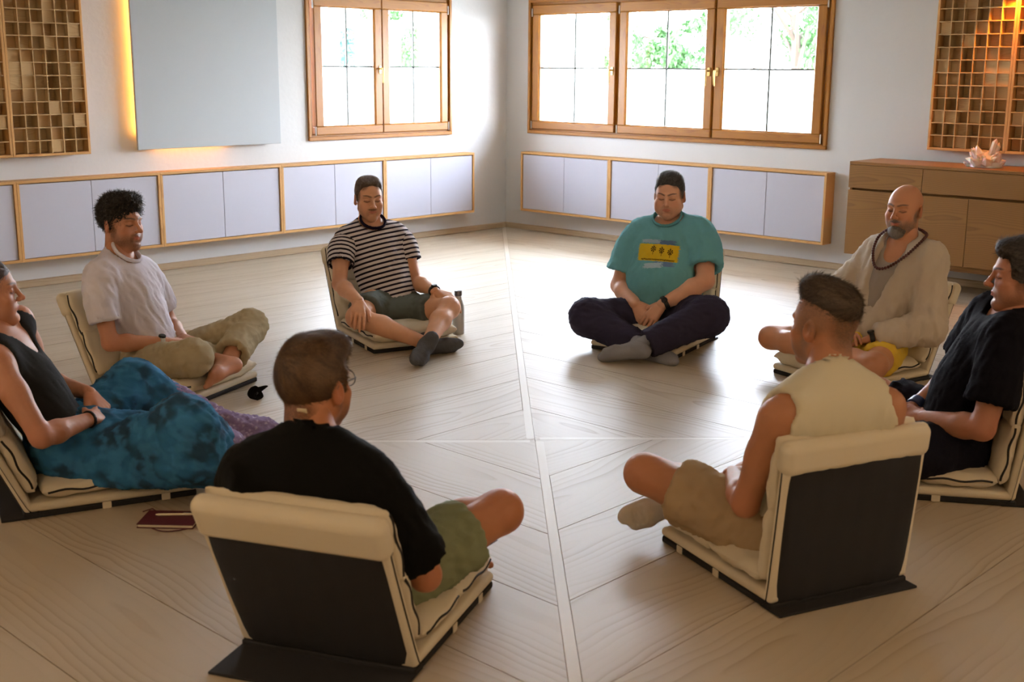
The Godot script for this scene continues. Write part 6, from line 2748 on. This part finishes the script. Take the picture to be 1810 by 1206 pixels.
func build_people() -> void:
	M["skin"] = tinted(0.52, 0.45)
	M["hair"] = tinted(0.55, 0.5)
	M["cloth"] = tinted(0.9, 0.25)
	M["cloth"].normal_enabled = true
	M["cloth"].normal_texture = M["weave_map"]
	M["cloth"].normal_scale = 0.2
	M["cloth"].uv1_triplanar = true
	M["cloth"].uv1_scale = Vector3.ONE * 8.0
	M["linen"] = M["cloth"].duplicate()
	M["linen"].normal_scale = 0.4
	M["rubber"] = tinted(0.45, 0.5)
	M["stripes"] = striped_cloth()
	M["teal_print"] = printed_cloth()
	var ks := POSE.keys()
	var lk := looks()
	var ps := []
	for i in ks.size():
		ps.append(Person.new(POSE[ks[i]], lk[ks[i]], 31 + i * 7))
	var task := WorkerThreadPool.add_group_task(func(i: int) -> void: ps[i].run(), ps.size(), 4, true)
	WorkerThreadPool.wait_for_group_task_completion(task)
	for i in ks.size():
		var p: Person = ps[i]
		var o := Vector3(p.v("HC").x, 0, p.v("HC").z)
		var t := thing("person", SIT[ks[i]], "person", o)
		var by_name := {}
		for e: Array in p.out:
			var parent: Node3D = by_name.get(e[3], t)
			var mi := mesh_node(e[0], e[1].mesh(), M[e[2]], parent)
			if parent == t:
				mi.position = -o
			by_name[e[0]] = mi


func striped_cloth() -> StandardMaterial3D:
	var im := Image.create(8, 64, false, Image.FORMAT_RGB8)
	im.fill(Color(0.83, 0.80, 0.80))
	im.fill_rect(Rect2i(0, 0, 8, 25), Color(0.115, 0.095, 0.15))
	im.fill_rect(Rect2i(0, 25, 8, 1), Color(0.45, 0.43, 0.47))
	im.fill_rect(Rect2i(0, 63, 8, 1), Color(0.45, 0.43, 0.47))
	var m := plain(Color.WHITE, 0.9, 0.25)
	m.albedo_texture = ImageTexture.create_from_image(im)
	m.uv1_scale = Vector3(1, 1.0 / 0.0265, 1)
	return m


func printed_cloth() -> StandardMaterial3D:
	# teal shirt front: a yellow brushed band with three dark tree shapes, blue and white strokes above and below
	var n := 384
	var im := Image.create(n, n, false, Image.FORMAT_RGB8)
	var teal := Color(0.41, 0.65, 0.69)
	im.fill(teal)
	var nz := FastNoiseLite.new()
	nz.seed = 9
	nz.frequency = 0.05
	var stroke := func(x0: float, x1: float, y0: float, y1: float, col: Color, tilt: float, rag: float) -> void:
		for y in range(int(y0 * n) - 8, int(y1 * n) + 8):
			for x in range(int(x0 * n) - 14, int(x1 * n) + 14):
				var yy := y + tilt * (x - n * 0.5)
				var e := nz.get_noise_2d(x * 0.6, yy * 3.0) * rag
				if yy > y0 * n + e * 0.4 and yy < y1 * n + e * 0.4 and x > x0 * n + e * 2.2 and x < x1 * n + e * 2.2:
					if x >= 0 and y >= 0 and x < n and y < n:
						im.set_pixel(x, y, col.lerp(teal, 0.12 + 0.25 * absf(nz.get_noise_2d(x * 0.4, yy * 6.0))))
	stroke.call(0.22, 0.60, 0.22, 0.31, Color(0.36, 0.45, 0.62), 0.04, 14.0)
	stroke.call(0.50, 0.86, 0.22, 0.29, Color(0.66, 0.74, 0.80), 0.10, 14.0)
	stroke.call(0.20, 0.55, 0.63, 0.72, Color(0.40, 0.48, 0.66), 0.03, 16.0)
	stroke.call(0.40, 0.75, 0.65, 0.75, Color(0.68, 0.76, 0.82), -0.05, 16.0)
	stroke.call(0.14, 0.92, 0.30, 0.62, Color(0.90, 0.70, 0.06), 0.06, 9.0)
	var ink := Color(0.20, 0.17, 0.08)
	for k in 3:
		var cx := int(n * (0.29 + 0.16 * k))
		var cy := int(n * (0.44 - 0.03 * k))
		for y in range(-28, 46):
			for x in range(-22, 23):
				var trunk := absi(x) < 2 and y > -28
				var r := sqrt(float(x * x) + float((y - 4) * (y - 4)) * 0.8)
				var frond := r < 20.0 and r > 3.0 and sin(atan2(float(y - 4), float(x)) * 7.0 + k) > -0.5 and nz.get_noise_2d(x * 9.0 + k * 50, y * 9.0) > -0.25
				if trunk or frond:
					im.set_pixel(cx + x, cy + y, ink)
	for x in range(int(n * 0.20), int(n * 0.84)):
		var yb := int(n * 0.585 - 0.06 * (x - n * 0.5) + nz.get_noise_1d(x * 4.0) * 7.0)
		for y in range(yb, yb + 6 + int(absf(nz.get_noise_1d(x * 9.0 + 300.0)) * 12.0)):
			im.set_pixel(x, mini(y, n - 1), ink.lerp(Color(0.90, 0.70, 0.06), 0.25))
	var m := plain(Color.WHITE, 0.9, 0.25)
	m.albedo_texture = ImageTexture.create_from_image(im)
	m.texture_repeat = false
	return m
